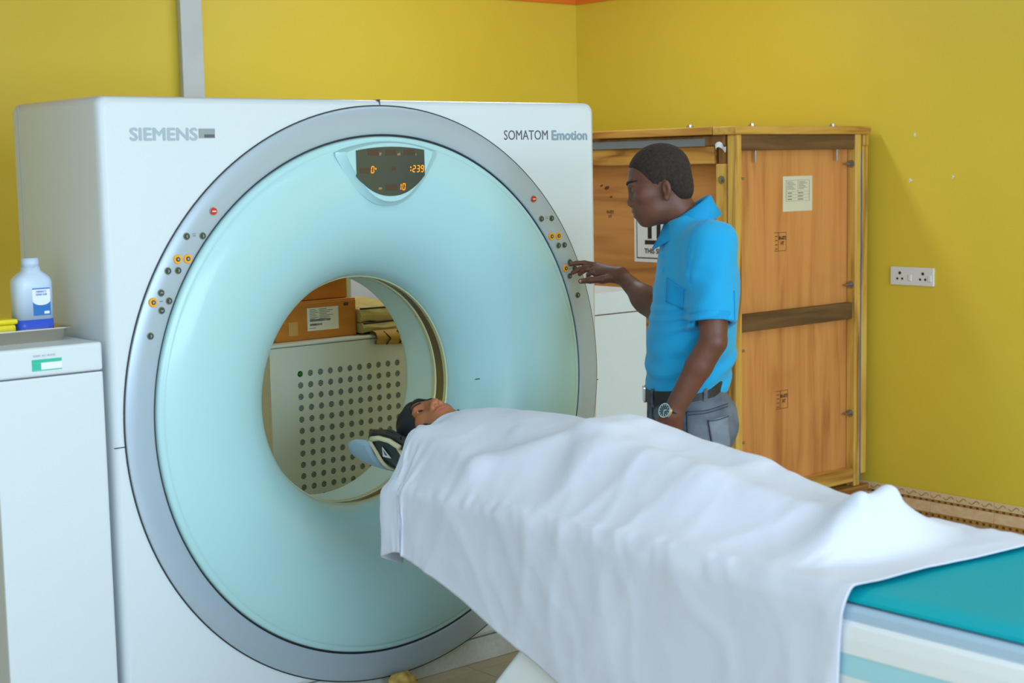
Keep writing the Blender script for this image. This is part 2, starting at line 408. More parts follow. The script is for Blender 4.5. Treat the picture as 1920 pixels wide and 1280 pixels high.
def window(name, ax, pos, a0, a1, z0, z1, n):
    mb = MB(); w = .05
    def bx(p, q, r, s):
        if ax == 1: mb.box((p, pos-.03, r), (q, pos+.03, s), .004, 1)
        else: mb.box((pos-.03, p, r), (pos+.03, q, s), .004, 1)
    bx(a0, a1, z0, z0+w); bx(a0, a1, z1-w, z1)
    for k in range(n+1):
        c = a0+(a1-a0-w)*k/n; bx(c, c+w, z0, z1)
    o = struct(mb.build(name, 'window_frame')); return o
window('window_1', 1, Y0-TW/2, -3.6, 1.8, .9, 2.4, 4)
window('window_2', 0, X0-TW/2, -4.1, -1.7, .95, 2.35, 2)
# orange band painted along the top of the walls
struct(MB().box((X0, Y1-.012, 2.432), (X1-.012, Y1, Z1), .003, 1).build('trim_1', 'orange_paint'))
struct(MB().box((X1-.012, Y0, 2.432), (X1, Y1, Z1), .003, 1).build('trim_2', 'orange_paint'))
# skirting of decorated tiles along the right wall
def skirting(name, n, org, along):
    base = struct(MB().box((X1-.004, Y0, 0), (X1, Y1, .108)).build(name, 'grout')) if along == 'y' else None
    mb = MB(); L = .32; g = .001; t = .011
    mb.box((-t, g, .019), (-.0045, L-g, .067), .001, 1, m=0)
    mb.box((-t, g, .079), (-.0045, L-g, .112), .001, 1, m=1)
    mb.box((-t+.001, g, 0), (-.0045, L-g, .018), .0005, 1, m=3)
    mb.box((-t+.001, g, .068), (-.0045, L-g, .078), .0005, 1, m=3)
    for k in range(10):
        y = (k+.5)*L/10
        mb.box((-t-.0004, y-.006, .004), (-t+.0015, y+.006, .014), 0, m=2)
        mb.box((-t-.0004, y-.006, .0692), (-t+.0015, y+.006, .0772), 0, m=2)
    for k in range(5):
        s = np.linspace(0, 1, 7); y = (k+.1+.8*s)*L/5; z = .0955+.009*np.sin(s*2*PI)
        mb.tube(np.stack([np.full(7, -t), y, z], 1), .0022, 5, m=4)
    first = None
    for i in range(n):
        if first is None: o = first = mb.build('skirting_tile', ['tile_cream', 'tile_wave', 'tile_brown', 'tile_gold', 'tile_gold'], base)
        else: o = first.copy(); COL.objects.link(o); o.parent = base
        o.location = (X1, Y1-.02-L*(i+1), 0)
skirting('baseboard_right', 25, None, 'y')
struct(MB().box((X0, Y1-.011, 0), (X1-.012, Y1, .112), .002, 1).build('baseboard_back', 'tile_cream'))
# fixtures of the added, unseen ceiling lamps
for lx, ly, where in ADDED_LAMPS:
    t = thing('added_ceiling_lamp', (lx, ly, Z1), 'added, unseen white fluorescent batten lamp on the ceiling '+where, 'ceiling lamp', 'added batten lamps on the ceiling')
    MB().box((lx-.6, ly-.12, Z1-.05), (lx+.6, ly+.12, Z1), .008, 2).build('housing', 'window_frame', t)
    for s in (-.05, .05): MB().cyl((lx-.57, ly+s, Z1-.068), (lx+.57, ly+s, Z1-.068), .014, n=12).build('tube', 'added_lamp_glow', t)
# white trunking on the back wall
t = thing('cable_trunking', (.745, Y1, 0), 'white vertical cable trunking on the yellow wall above the scanner', 'trunking')
MB().box((.692, Y1-.045, .112), (.797, Y1-.03, 2.432), .003, 2).build('cover', 'trunk_white', t)
MB().box((.698, Y1-.031, .112), (.791, Y1, 2.432), .002, 1).build('channel', 'trunk_white', t)
# socket
ya, yb, za, zb = .197, .423, 1.021, 1.102
t = thing('wall_socket', (X1, (ya+yb)/2, za), 'white double power socket plate on the yellow wall beside the crate', 'power socket')
pl = MB().box((X1-.010, ya, za), (X1, yb, zb), .004, 3).build('plate', 'socket_white', t)
for s in (.372, .252):
    mb = MB(); f = X1-.0105
    mb.cyl((X1-.0112, s, 1.075), (X1-.0095, s, 1.075), .007, n=10)
    for q in (-.013, .013): mb.cyl((X1-.0112, s+q, 1.05), (X1-.0095, s+q, 1.05), .0055, n=10)
    mb.build('pin_hole', 'ink', pl)
    MB().box((X1-.0135, s-.062 if s > .3 else s-.045, 1.04), (X1-.009, s-.044 if s > .3 else s-.027, 1.07), .002, 1).build('rocker_switch', 'socket_white', pl)
for (yy, zz, r, lab) in ((.308, 1.68, .011, 'tiny white filler patch on the yellow wall, the topmost of three above the socket'),
                      (.328, 1.483, .012, 'tiny white filler patch on the yellow wall, the one nearest the crate'),
                      (.112, 1.497, .010, 'tiny white filler patch on the yellow wall, the one farthest from the crate')):
    mb = MB(); n = 12; a = np.arange(n)*2*PI/n; rr = r*(1+.35*np.sin(3*a+zz*20))*.7
    mb.add(np.vstack([np.stack([np.full(n, X1-.0006), yy+rr*np.cos(a), zz+rr*np.sin(a)], 1), [[X1-.0025, yy, zz]]]), [(i, (i+1) % n, n) for i in range(n)])
    tag(mb.build('filler_patch', 'wall_mark'), lab, 'wall mark')

# ------------------------------------------------------------------ CT scanner gantry
HX0, HX1, HT, HB = -.889, .868, 1.78, .085
ct = thing('ct_scanner', (0, .3, 0), 'large white CT scanner gantry with a pale teal funnel and grey control ring', 'CT scanner')
def rr_dist(inset, th, rc):
    cx, cz = (HX0+HX1)/2, (HT+HB)/2; hx, hz = (HX1-HX0)/2-inset, (HT-HB)/2-inset; rc = max(rc-inset*.3, .004)
    lo = np.full(len(th), .5); hi = np.full(len(th), 2.)
    for _ in range(40):
        md = (lo+hi)/2; x = md*np.cos(th)-cx; z = ZC+md*np.sin(th)-cz
        qx = np.abs(x)-hx+rc; qz = np.abs(z)-hz+rc
        d = np.hypot(np.maximum(qx, 0), np.maximum(qz, 0))+np.minimum(np.maximum(qx, qz), 0)-rc
        hi = np.where(d > 0, md, hi); lo = np.where(d > 0, lo, md)
    return lo
th = set(np.linspace(0, 2*PI, 200, endpoint=False))
for cx_, cz_ in ((HX0, HT), (HX1, HT), (HX0, HB), (HX1, HB)):
    a = math.atan2(cz_-ZC, cx_) % (2*PI); th |= set((a+np.linspace(-.04, .04, 25)) % (2*PI))
th = np.array(sorted(th))
def rl(inset, y, rc=.028):
    r = rr_dist(inset, th, rc); return np.stack([r*np.cos(th), np.full(len(th), y), ZC+r*np.sin(th)], 1)
def cl(r, y): return np.stack([r*np.cos(th), np.full(len(th), y), ZC+r*np.sin(th)], 1)
RIN = .8585
RINB = min(RIN, .8585)
V, F = loopgrid([cl(.74, .70), rl(.13, .70), rl(.10, .69), rl(.085, .56), rl(.012, .545), rl(.003, .540), rl(0, .53), rl(0, .03), rl(.002, .014), rl(.008, .004), rl(.018, 0)])
def front_join():
    a = rl(.018, 0); b = cl(.8, 0); ra = np.hypot(a[:, 0], a[:, 2]-ZC); r = np.minimum(RIN, ra-.0005)
    return np.stack([r*np.cos(th), np.zeros(len(th)), ZC+r*np.sin(th)], 1), r
fj, rfj = front_join(); fj2 = fj.copy(); fj2[:, 1] = .03
V2, F2 = loopgrid([rl(.018, 0), fj, fj2]); n = len(V)
hous = mk('housing', np.vstack([V, V2]), F+[tuple(i+n for i in f) for f in F2], 'panel_white', ct, True)
md = hous.modifiers.new('es', 'EDGE_SPLIT'); md.split_angle = math.radians(50)
MB().box((HX0+.012, .02, 0), (HX1-.012, .62, .08), .004, 2).build('plinth', 'plinth_white', ct)
MB().box((HX0+.03, .035, .07), (HX1-.03, .60, .095)).build('shadow_gap', 'seam', ct)
# panel seams
mb = MB(); mb.box((-.0012, -.0006, 1.762), (.0012, .02, 1.7805)); mb.box((-.0012, .0, 1.7795), (.0012, .54, 1.7806)); mb.build('seam', 'seam', hous)
MB().box((HX0-.0004, .03, .861), (HX0+.03, -.0006, .8635)).build('seam', 'seam', hous)
MB().box((.862, -.0006, .861), (HX1+.0004, .05, .8635)).build('seam', 'seam', hous)
MB().box((HX0-.0006, .497, .1), (HX0+.002, .500, 1.77)).build('seam', 'letter_grey', hous)
# control ring
V, F = revolve(catmull([(.857, .02), (.857, -.002), (.853, -.007), (.83, -.010), (.80, -.010), (.778, -.009), (.7755, -.004), (.775, .02)], 3), 192)
ring = mk('control_ring', V, F, 'ring_grey', ct, True)
V, F = revolve([(.8572, .01), (.8572, -.0035), (.8600, -.0035), (.8600, .01)], 192); mk('outer_gasket', V, F, 'gasket', ct)
V, F = revolve([(.7695, .01), (.7695, -.003), (.7755, -.003), (.7755, .01)], 192); mk('inner_gasket', V, F, 'gasket', ct)
prof = catmull([(.770, .012), (.769, -.006), (.764, -.014), (.752, -.017), (.742, -.021), (.70, -.028), (.64, -.030), (.58, -.024), (.52, -.010), (.47, .012), (.43, .040), (.395, .075), (.370, .112), (.356, .148), (.353, .163)], 5)
V, F = revolve(prof, 192); fun = mk('funnel_cover', V, F, 'cover_teal', ct, True)
def revpart(name, prof, m, sm=True): V, F = revolve(prof, 160); return mk(name, V, F, m, ct, sm)
revpart('front_rim', [(.353, .162), (.3495, .164), (.3495, .178), (.354, .180)], 'bore_rim', False)
revpart('scan_window', [(.354, .178), (.3555, .185), (.3555, .216), (.354, .222)], 'bore_window')
revpart('rear_rim', [(.354, .221), (.3495, .223), (.3495, .237), (.352, .239)], 'bore_rim', False)
revpart('rear_tunnel', catmull([(.352, .238), (.352, .30), (.352, .36), (.356, .385), (.38, .42), (.43, .47), (.52, .56), (.62, .64), (.70, .69), (.742, .702)], 4), 'tunnel_teal')
for ang in (.62, .95, -.18, -1.75):
    c, s = math.cos(ang), math.sin(ang)
    for yy in (.171, .230): MB().cyl((.3492*c, yy, ZC+.3492*s), (.352*c, yy, ZC+.352*s), .005, n=8).build('screw', 'chrome', ct)
# buttons
def ring_pt(u, v): return on(u, v, 1, -.0105)
def disc(mb, r, y0, y1, m, n=18): mb.cyl((0, y0, 0), (0, y1, 0), r, r*.9, n, m)
def arrow(mb, y, s, m):
    mb.add([(-s*.5, y, s*.9), (s*.1, y, s*.9), (s*.75, y, 0), (s*.1, y, -s*.9), (-s*.5, y, -s*.9), (s*.15, y, 0)], [(0, 1, 2, 5), (5, 2, 3, 4)], m)
mbd = MB(); disc(mbd, .0102, 0, -.002, 1); disc(mbd, .0085, -.001, -.0042, 0); arrow(mbd, -.0044, .0042, 2)
mbo = MB(); disc(mbo, .0128, 0, -.003, 0); disc(mbo, .0068, -.002, -.0042, 1); mbo.cyl((0, -.0042, 0), (0, -.0046, 0), .003, n=8, m=2)
mbr = MB(); disc(mbr, .0125, 0, -.002, 1); disc(mbr, .0105, -.001, -.005, 0); mbr.box((-.006, -.0054, -.0013), (.006, -.0048, .0013), m=2)
proto = {}
def button(kind, u, v, rot=0, k=1.):
    mbq, mats, nm, lab = {'d': (mbd, ['button_dark', 'button_rim', 'glyph'], 'button', 'small dark round arrow button'),
                     'o': (mbo, ['button_orange', 'button_dark', 'glyph'], 'orange_button', 'round orange ringed button'),
                     'r': (mbr, ['button_red', 'chrome', 'label_white'], 'stop_button', 'red round stop button')}[kind]
    p = ring_pt(u, v)
    if kind not in proto: proto[kind] = MB(); q = proto[kind]; q.V, q.F, q.M = mbq.V, mbq.F, mbq.M; b = q.build(nm, mats); proto[kind] = b
    else: b = proto[kind].copy(); COL.objects.link(b)
    b.parent = ring; b.location = tuple(p-wl(ring)); b.rotation_euler = (0, rot, 0); b.scale = (k, 1, k); b['label'] = lab
for (u, v, k, r) in ((400, 396, 'r', 0), (350, 443, 'd', PI), (380, 442, 'd', 0), (333, 486, 'o', 0), (352, 485, 'o', 0), (315, 508, 'd', 0), (334, 507, 'd', 0),
                     (302, 549, 'd', -PI/2), (287, 567, 'o', 0), (317, 564, 'd', 0), (303, 582, 'd', PI/2), (282, 630, 'd', 0)):
    button(k, u, v, r)
for (u, v, k, r) in ((1000, 373, 'r', 0), (1015, 410, 'd', PI), (1034, 409, 'd', 0), (1034, 443, 'o', 0), (1047, 442, 'o', 0), (1047, 460, 'd', 0), (1058, 459, 'd', 0),
                     (1068, 491, 'd', -PI/2), (1060.5, 503, 'o', 0), (1077, 503, 'd', 0), (1068, 517, 'd', PI/2), (1083, 553, 'd', 0)):
    button(k, u, v, r, 1.0)
for (u, v) in ((364, 442), (302.5, 565), (1025, 409), (1068.5, 504)):
    p = ring_pt(u, v); mb = MB(); mb.box((p[0]-.005, -.0112, p[2]-.0008), (p[0]+.005, -.0104, p[2]+.0008))
    if u in (364, 1025): mb.box((p[0]-.006, -.0112, p[2]+.005), (p[0]+.006, -.0104, p[2]+.006))
    mb.build('marking', 'seam', ring)
# display on the funnel cover
DY = -.046
def dl(pts, y): return np.array([(x, y, z) for x, z in pts])
def lens(w, ztop, zbot, sag, n=24):
    top = [(x, ztop+sag*(1-(x/w)**2)) for x in np.linspace(-w, w, n)]
    side = ztop-.075 if w < .13 else ztop-.012
    bot = [(x, zbot+(side-zbot)*(abs(x)/w)**2.2) for x in np.linspace(w, -w, n)]
    return top+bot
L1 = lens(.182, 1.628, 1.470, .030); L2 = lens(.156, 1.628, 1.482, .026)
V, F = loopgrid([dl(L1, -.016), dl(L1, -.030), dl(L2, DY+.004), dl([(x*.98, 1.56+(z-1.56)*.985) for x, z in L2], DY)])
n = len(L1); F.append(tuple(range(3*n, 4*n)))
disp = mk('display', V, F, 'cover_teal', ct, True); md = disp.modifiers.new('es', 'EDGE_SPLIT'); md.split_angle = math.radians(40)
S = lens(.1225, 1.632, 1.499, .010); V = dl(S, DY-.002); V2 = dl(S, DY+.002); n = len(S)
V, F = loopgrid([V2, V]); F.append(tuple(range(n, 2*n))); mk('screen', V, F, 'screen', disp)
SEG = {'0': 'abcdef', '1': 'bc', '2': 'abged', '3': 'abgcd', '9': 'abcdfg'}
def segdigit(mb, ch, x, z, w, h, t):
    sl = .12*h
    def bar(p, q):
        p = np.array(p); q = np.array(q); d = (q-p)/np.linalg.norm(q-p); nn = np.array([-d[1], d[0]])*t/2; p = p+d*t*.25; q = q-d*t*.25
        pts = [p-nn, q-nn, q+nn, p+nn]; pts = [(x+a+sl*(b/h), DY-.0032, z+b) for a, b in pts]; mb.add(pts, [(0, 1, 2, 3)])
    A = {'a': ((0, h), (w, h)), 'b': ((w, h/2), (w, h)), 'c': ((w, 0), (w, h/2)), 'd': ((0, 0), (w, 0)), 'e': ((0, 0), (0, h/2)), 'f': ((0, h/2), (0, h)), 'g': ((0, h/2), (w, h/2))}
    for c in SEG[ch]: bar(*A[c])
def px_disp(u, v): p = on(u, v, 1, DY-.003); return p[0], p[2]
def number(s, u0, v0, w, h, gap, pre=False):
    x, z = px_disp(u0, v0); mb = MB()
    if pre:
        for dz in (.25, .75): mb.box((x-.009, DY-.0034, z+h*dz-.002), (x-.005, DY-.003, z+h*dz+.002))
    for ch in s: segdigit(mb, ch, x, z, w, h, .0027); x += w+gap
    mb.build('lit_digits', 'led_on', disp)
number('0', 696, 324, .0085, .018, .006)
number('239', 774, 322, .0085, .018, .0066, True)
number('10', 747, 356, .0085, .018, .0066)
def rect_px(u0, v0, u1, v1, m, nm):
    x0, z0 = px_disp(u0, v1); x1, z1 = px_disp(u1, v0); MB().box((x0, DY-.0026, z0), (x1, DY-.0018, z1)).build(nm, m, disp)
for r in ((690, 280, 709, 291), (724, 280, 743, 291), (758, 280, 777, 291), (675, 314, 694, 325), (724, 346, 745, 357), (736, 312, 742, 320)): rect_px(*r, 'led_off', 'unlit_digits')
for s, u, v in (('kV', 711, 291), ('mA', 745, 291), ('s', 779, 291), ('mm', 710, 355), ('o', 703.5, 318)):
    x, z = px_disp(u, v); text_mesh('unit_lettering', s, .011, (x, DY-.003, z), (1, 0, 0), (0, 0, 1), 'led_dim' if s != 'o' else 'led_on', disp, sx=.7, bold=.0004)
# maker's lettering on the front panel
p0 = on(243, 263, 1, 0); p1 = on(371, 263, 1, 0)
text_mesh('lettering', 'SIEMENS', .046, (p0[0], -.0006, p0[2]), (1, 0, 0), (0, 0, 1), 'letter_grey', hous, sx=1, bold=0, fat=.0016)
a = on(372, 241, 1, 0); b = on(403, 259, 1, 0)
MB().box((a[0], -.0012, b[2]), (b[0], 0, a[2])).build('sticker', 'sticker_grey', hous)
MB().box((a[0]+.016, -.0016, b[2]+.002), (b[0]-.002, -.001, b[2]+.010)).build('sticker_print', 'letter_dark', hous)
MB().box((a[0]+.004, -.0016, a[2]-.008), (b[0]-.012, -.001, a[2]-.003)).build('sticker_print', 'letter_blue', hous)
p0 = on(945, 262, 1, 0); p1 = on(1027, 262, 1, 0); p2 = on(1034, 262, 1, 0); p3 = on(1101, 262, 1, 0)
T1 = text_mesh('lettering', 'SOMATOM', .043, (p0[0], -.0006, p0[2]), (1, 0, 0), (0, 0, 1), 'letter_dark', hous, sx=.6, bold=0)
T2 = text_mesh('lettering', 'Emotion', .043, (p2[0], -.0006, p2[2]), (1, 0, 0), (0, 0, 1), 'letter_blue', hous, sx=.6, bold=0, fat=.0016)
def fit(o, x0, x1):
    me = o.data; V = np.array([v.co[:] for v in me.vertices]); off = wl(o); X = V[:, 0]+off[0]; X = x0+(X-X.min())/(X.max()-X.min())*(x1-x0); V[:, 0] = X-off[0]
    me.vertices.foreach_set('co', V.ravel()); me.update()
fit(T1, p0[0], p1[0]); fit(T2, p2[0], p3[0])
for o in hous.children:
    if o.name == 'lettering': fit(o, on(243, 263, 1, 0)[0], on(371, 263, 1, 0)[0])
p = on(892, 710, 1, -.02); MB().box((p[0]-.009, -.0293, p[2]-.0012), (p[0]+.009, -.0265, p[2]+.0012)).build('marking', 'ink', fun)

# ------------------------------------------------------------------ cabinet left of the gantry, bottle, tray, sharps box
CX0, CX1, CT_ = -1.205, -.912, 1.148
t = thing('side_cabinet', ((CX0+CX1)/2, .2, 0), 'white metal cabinet standing against the left side of the scanner', 'cabinet')
MB().box((CX0, -.006, 0), (CX1, .45, 1.0715), .006, 2).build('body', 'cabinet_white', t)
MB().box((CX0+.003, -.003, 1.071), (CX1-.003, .45, 1.0745)).build('seam', 'seam', t)
MB().box((CX0, -.008, 1.074), (CX1, .45, CT_), .009, 3).build('lid', 'cabinet_white', t)
a = on(59, 675, 1, -.008); b = on(116, 690, 1, -.008); zt = a[2]
lb = MB().box((a[0], -.0092, b[2]), (b[0], -.0075, zt+.0)).build('sticker', 'label_white', t)
MB().box((a[0], -.0096, zt-.009), (b[0], -.009, zt)).build('sticker_print', 'label_green', lb)
MB().box((a[0], -.0096, b[2]+.0018), (a[0]+.024, -.009, zt-.0092)).build('sticker_print', 'label_green', lb)
MB().box((a[0], -.0096, b[2]-.001), (b[0], -.009, b[2]+.0015)).build('sticker_print', 'label_green', lb)
text_mesh('lettering', 'SERIAL NO MODEL', .008, (a[0]+.004, -.0085, zt+.006), (1, 0, 0), (0, 0, 1), 'letter_grey', t, sx=.9)
# steel tray
tx0, tx1, ty0, ty1 = -1.19, -.945, .10, .27; tz = CT_
t = thing('steel_tray', ((tx0+tx1)/2, (ty0+ty1)/2, tz), 'stainless steel instrument tray on top of the white side cabinet', 'tray')
def rrect(x0, x1, y0, y1, r, z, n=6):
    P = []
    for (cx, cy, a0) in ((x1-r, y1-r, 0), (x0+r, y1-r, PI/2), (x0+r, y0+r, PI), (x1-r, y0+r, 1.5*PI)):
        for k in range(n+1):
            a = a0+PI/2*k/n; P.append((cx+r*math.cos(a), cy+r*math.sin(a), z))
    return np.array(P)
g = .012
loops = [rrect(tx0+g, tx1-g, ty0+g, ty1-g, .02, tz), rrect(tx0, tx1, ty0, ty1, .025, tz+.034), rrect(tx0-.008, tx1+.008, ty0-.008, ty1+.008, .03, tz+.036), rrect(tx0-.008, tx1+.008, ty0-.008, ty1+.008, .03, tz+.033),
         rrect(tx0+.002, tx1-.002, ty0+.002, ty1-.002, .024, tz+.032), rrect(tx0+g+.002, tx1-g-.002, ty0+g+.002, ty1-g-.002, .02, tz+.003)]
V, F = loopgrid(loops); n = len(loops[0]); F += [tuple(range(n))[::-1], tuple(range(5*n, 6*n))]
mk('pan', V, F, 'steel', t, False)
# disinfectant bottle
bx, by, bz = -1.012, .185, tz+.0035
t = thing('disinfectant_bottle', (bx, by, bz), 'translucent plastic bottle of blue liquid standing in the steel tray', 'bottle')
hw, hd = .052, .033
def bl(z, kx, ky, r): return rrect(bx-hw*kx, bx+hw*kx, by-hd*ky, by+hd*ky, r, bz+z, 6)
LQ = .052
V, F = loopgrid([bl(.0, .9, .88, .02), bl(.004, 1, 1, .026), bl(LQ, 1, 1, .026)]); n = 28; F += [tuple(range(n))[::-1], tuple(range(2*n, 3*n))]; mk('liquid', V, F, 'bottle_liquid', t, True)
V, F = loopgrid([bl(LQ, 1.002, 1.002, .026), bl(.148, 1.0, 1.0, .026), bl(.160, .93, .95, .026), bl(.172, .66, .8, .022), bl(.178, .48, .66, .018), bl(.19, .45, .66, .018)]); F += [tuple(range(n))[::-1], tuple(range(5*n, 6*n))]
mk('shell', V, F, 'bottle_plastic', t, True)
MB().cyl((bx, by, bz+.188), (bx, by, bz+.212), .0225, n=20).build('cap', 'bottle_plastic', t, True)
yl = by-hd-.0008
lb = MB().box((bx-.012, yl, bz+.062), (bx+.036, yl+.002, bz+.134)).build('bottle_label', 'label_white', t)
MB().box((bx-.012, yl-.0004, bz+.131), (bx+.036, yl+.001, bz+.134)).build('label_band', 'label_blue', lb)
a = np.linspace(0, PI, 14); P = [(bx-.012, yl-.0004, bz+.062), (bx+.036, yl-.0004, bz+.062), (bx+.036, yl-.0004, bz+.101)]+[(bx+.012+.024*math.cos(q), yl-.0004, bz+.101-.012*math.sin(q)) for q in a[1:-1]]+[(bx-.012, yl-.0004, bz+.101)]
mk('label_band', P, [tuple(range(len(P)))], 'label_blue', lb)
text_mesh('label_print', 'DISINFECT\nHAND RUB', .0075, (bx+.012, yl-.0006, bz+.122), (1, 0, 0), (0, 0, 1), 'label_blue', lb, align='CENTER', sx=.8)
MB().box((bx+.018, yl-.0007, bz+.066), (bx+.032, yl, bz+.073)).build('label_print', 'label_white', lb)
# yellow sharps box
t = thing('sharps_box', (-1.135, .185, bz), 'yellow plastic box with lid in the steel tray beside the bottle', 'container')
MB().box((-1.172, .155, bz), (-1.070, .235, bz+.044), .008, 2).build('body', 'yellow_plastic', t)
MB().box((-1.176, .151, bz+.044), (-1.066, .239, bz+.058), .006, 2).build('lid', 'yellow_plastic', t)
# ------------------------------------------------------------------ perforated cabinet seen through the bore
PY = 1.0
pc0 = on(505, 655, 1, PY); PX0 = pc0[0]; PX1 = 1.12; seam_z = pc0[2]; PT = on(640, 634.5, 1, PY)[2]
t = thing('perforated_cabinet', ((PX0+PX1)/2, PY+.25, 0), 'cream metal cabinet with a grid of round vents behind the scanner', 'cabinet')
MB().box((PX0, PY+.014, 0), (PX1, PY+.5, seam_z-.001), .004, 1).build('body', 'metal_panel', t)
MB().box((PX0-.002, PY-.003, seam_z+.0015), (PX1+.002, PY+.5, PT), .005, 2).build('top', 'metal_panel', t)
h00 = on(563, 701, 1, PY); h10 = on(745, 687, 1, PY); h01 = on(568, 914, 1, PY)
dx = (h10[0]-h00[0])/10; dz = (h00[2]-h01[2])/10; NC, NR = 11, 14
xs = h00[0]+dx*np.arange(NC); zs = h00[2]-dz*np.arange(NR); rad = .0115; mb = MB(); nseg = 16
aa = np.arange(nseg)*2*PI/nseg
for x in xs:
    for z in zs:
        sq = np.stack([np.clip(1.5*np.cos(aa), -1, 1)*dx/2, np.clip(1.5*np.sin(aa), -1, 1)*dz/2], 1)
        c = np.stack([np.cos(aa), np.sin(aa)], 1)*rad
        V, F = loopgrid([np.stack([x+sq[:, 0], np.full(nseg, PY), z+sq[:, 1]], 1), np.stack([x+c[:, 0], np.full(nseg, PY), z+c[:, 1]], 1), np.stack([x+c[:, 0], np.full(nseg, PY+.006), z+c[:, 1]], 1)])
        mb.add(V, F)
gx0, gx1, gz0, gz1 = xs[0]-dx/2, xs[-1]+dx/2, zs[-1]-dz/2, zs[0]+dz/2
for (a, b) in (((PX0, gz0), (gx0, gz1)), ((gx1, gz0), (PX1, gz1)), ((PX0, gz1), (PX1, seam_z-.001)), ((PX0, .06), (PX1, gz0))):
    mb.add([(a[0], PY, a[1]), (b[0], PY, a[1]), (b[0], PY, b[1]), (a[0], PY, b[1])], [(0, 1, 2, 3)])
mb.box((PX0, PY, .02), (PX1, PY+.014, .06))
for x in (PX0, PX1): mb.add([(x, PY, .06), (x, PY+.014, .06), (x, PY+.014, seam_z-.001), (x, PY, seam_z-.001)], [(0, 1, 2, 3)])
pnl = mb.build('front_panel', 'metal_panel', t)
mv = MB(); mv.cyl((0, .0055, 0), (0, .004, 0), rad*.99, n=14, m=0)
for q in range(7):
    if q == 0: px_, pz_ = 0, 0
    else: px_, pz_ = .0065*math.cos(q*PI/3), .0065*math.sin(q*PI/3)
    mv.cyl((px_, .004, pz_), (px_, .0034, pz_), .0017, n=5, m=1)
v0 = None
for i, x in enumerate(xs):
    for j, z in enumerate(zs):
        if i == 0 and j == 0: continue
        if v0 is None: o = v0 = mv.build('vent', ['vent_dark', 'vent_dot']); o.parent = pnl
        else: o = v0.copy(); COL.objects.link(o); o.parent = pnl
        o.location = (x-wl(pnl)[0], PY-wl(pnl)[1], z-wl(pnl)[2])
mb = MB(); mb.cyl((xs[0], PY+.006, zs[0]), (xs[0], PY-.004, zs[0]), .0105, .006, 14); mb.build('indicator_lamp', 'green_led', pnl, True, 'green indicator lamp')
# cardboard boxes on it
bz0 = PT
q0 = on(538, 600, 1, PY+.06); q1 = on(668, 600, 1, PY+.06); ztop = on(640, 560, 1, PY+.06)[2]
def cbox(name, x0, x1, y0, y1, z0, z1, label):
    t = thing(name, ((x0+x1)/2, (y0+y1)/2, z0), label, 'box', 'cardboard boxes behind the scanner')
    MB().box((x0, y0, z0), (x1, y1, z1), .003, 1).build('carton', 'cardboard_dim', t)
    for s in (0, 1):
        MB().box((x0+.001, (y0+y1)/2+(.002 if s else -(y1-y0)/2+.002), z1), (x1-.001, (y1-.002) if s else (y0+y1)/2-.002, z1+.003)).build('flap', 'cardboard_dim', t)
    return t
t = cbox('cardboard_box', q0[0]-.05, q1[0], PY+.06, PY+.36, bz0, ztop-.004, 'brown cardboard box with a white barcode label on the perforated cabinet')
w = q1[0]-q0[0]; ly = PY+.06-.001
L0 = on(577, 621, 1, ly); L1 = on(634, 573, 1, ly)
lb = MB().box((L0[0], ly, L0[2]), (L1[0], ly+.0015, L1[2])).build('shipping_label', 'paper_cream', t)
lw, lh = L1[0]-L0[0], L1[2]-L0[2]
for k, z in enumerate((.93, .86, .79, .72, .65, .58, .52)):
    mb = MB(); mb.box((L0[0]+.08*lw, ly-.0006, L0[2]+z*lh-.001), (L0[0]+(.26+.05*(k % 3))*lw, ly, L0[2]+z*lh+.001))
    mb.box((L0[0]+.38*lw, ly-.0006, L0[2]+z*lh-.001), (L0[0]+(.62+.1*((k*2) % 3))*lw, ly, L0[2]+z*lh+.001)); mb.build('label_print', 'ink_soft', lb)
random.seed(3)
for zz, x1_, hh in ((.40, .74, .10), (.22, .46, .09)):
    x = .08; mb = MB()
    while x < x1_:
        ww = random.choice((.008, .012, .02)); mb.box((L0[0]+x*lw, ly-.0006, L0[2]+zz*lh), (L0[0]+(x+ww)*lw, ly, L0[2]+(zz+hh)*lh)); x += ww+random.choice((.008, .012))
    mb.build('barcode', 'ink', lb)
mb = MB(); mb.box((L0[0]+.06*lw, ly-.0006, L0[2]+.10*lh), (L0[0]+.26*lw, ly, L0[2]+.125*lh)); mb.build('label_print', 'ink_soft', lb)
MB().box((q1[0]-.055, ly-.0006, ztop-.026), (q1[0]-.035, ly, ztop-.014)).build('carton_print', 'stamp_ink', t)
MB().box((q0[0]+.005, ly-.0004, bz0+.02), (q0[0]+.045, ly, bz0+.07)).build('tape', 'tape', t)
u1 = on(650, 540, 1, PY+.10)[0]
t2 = cbox('cardboard_box', q0[0]-.12, u1, PY+.10, PY+.40, ztop, ztop+.2, 'plain brown cardboard box stacked on the box with the barcode label')
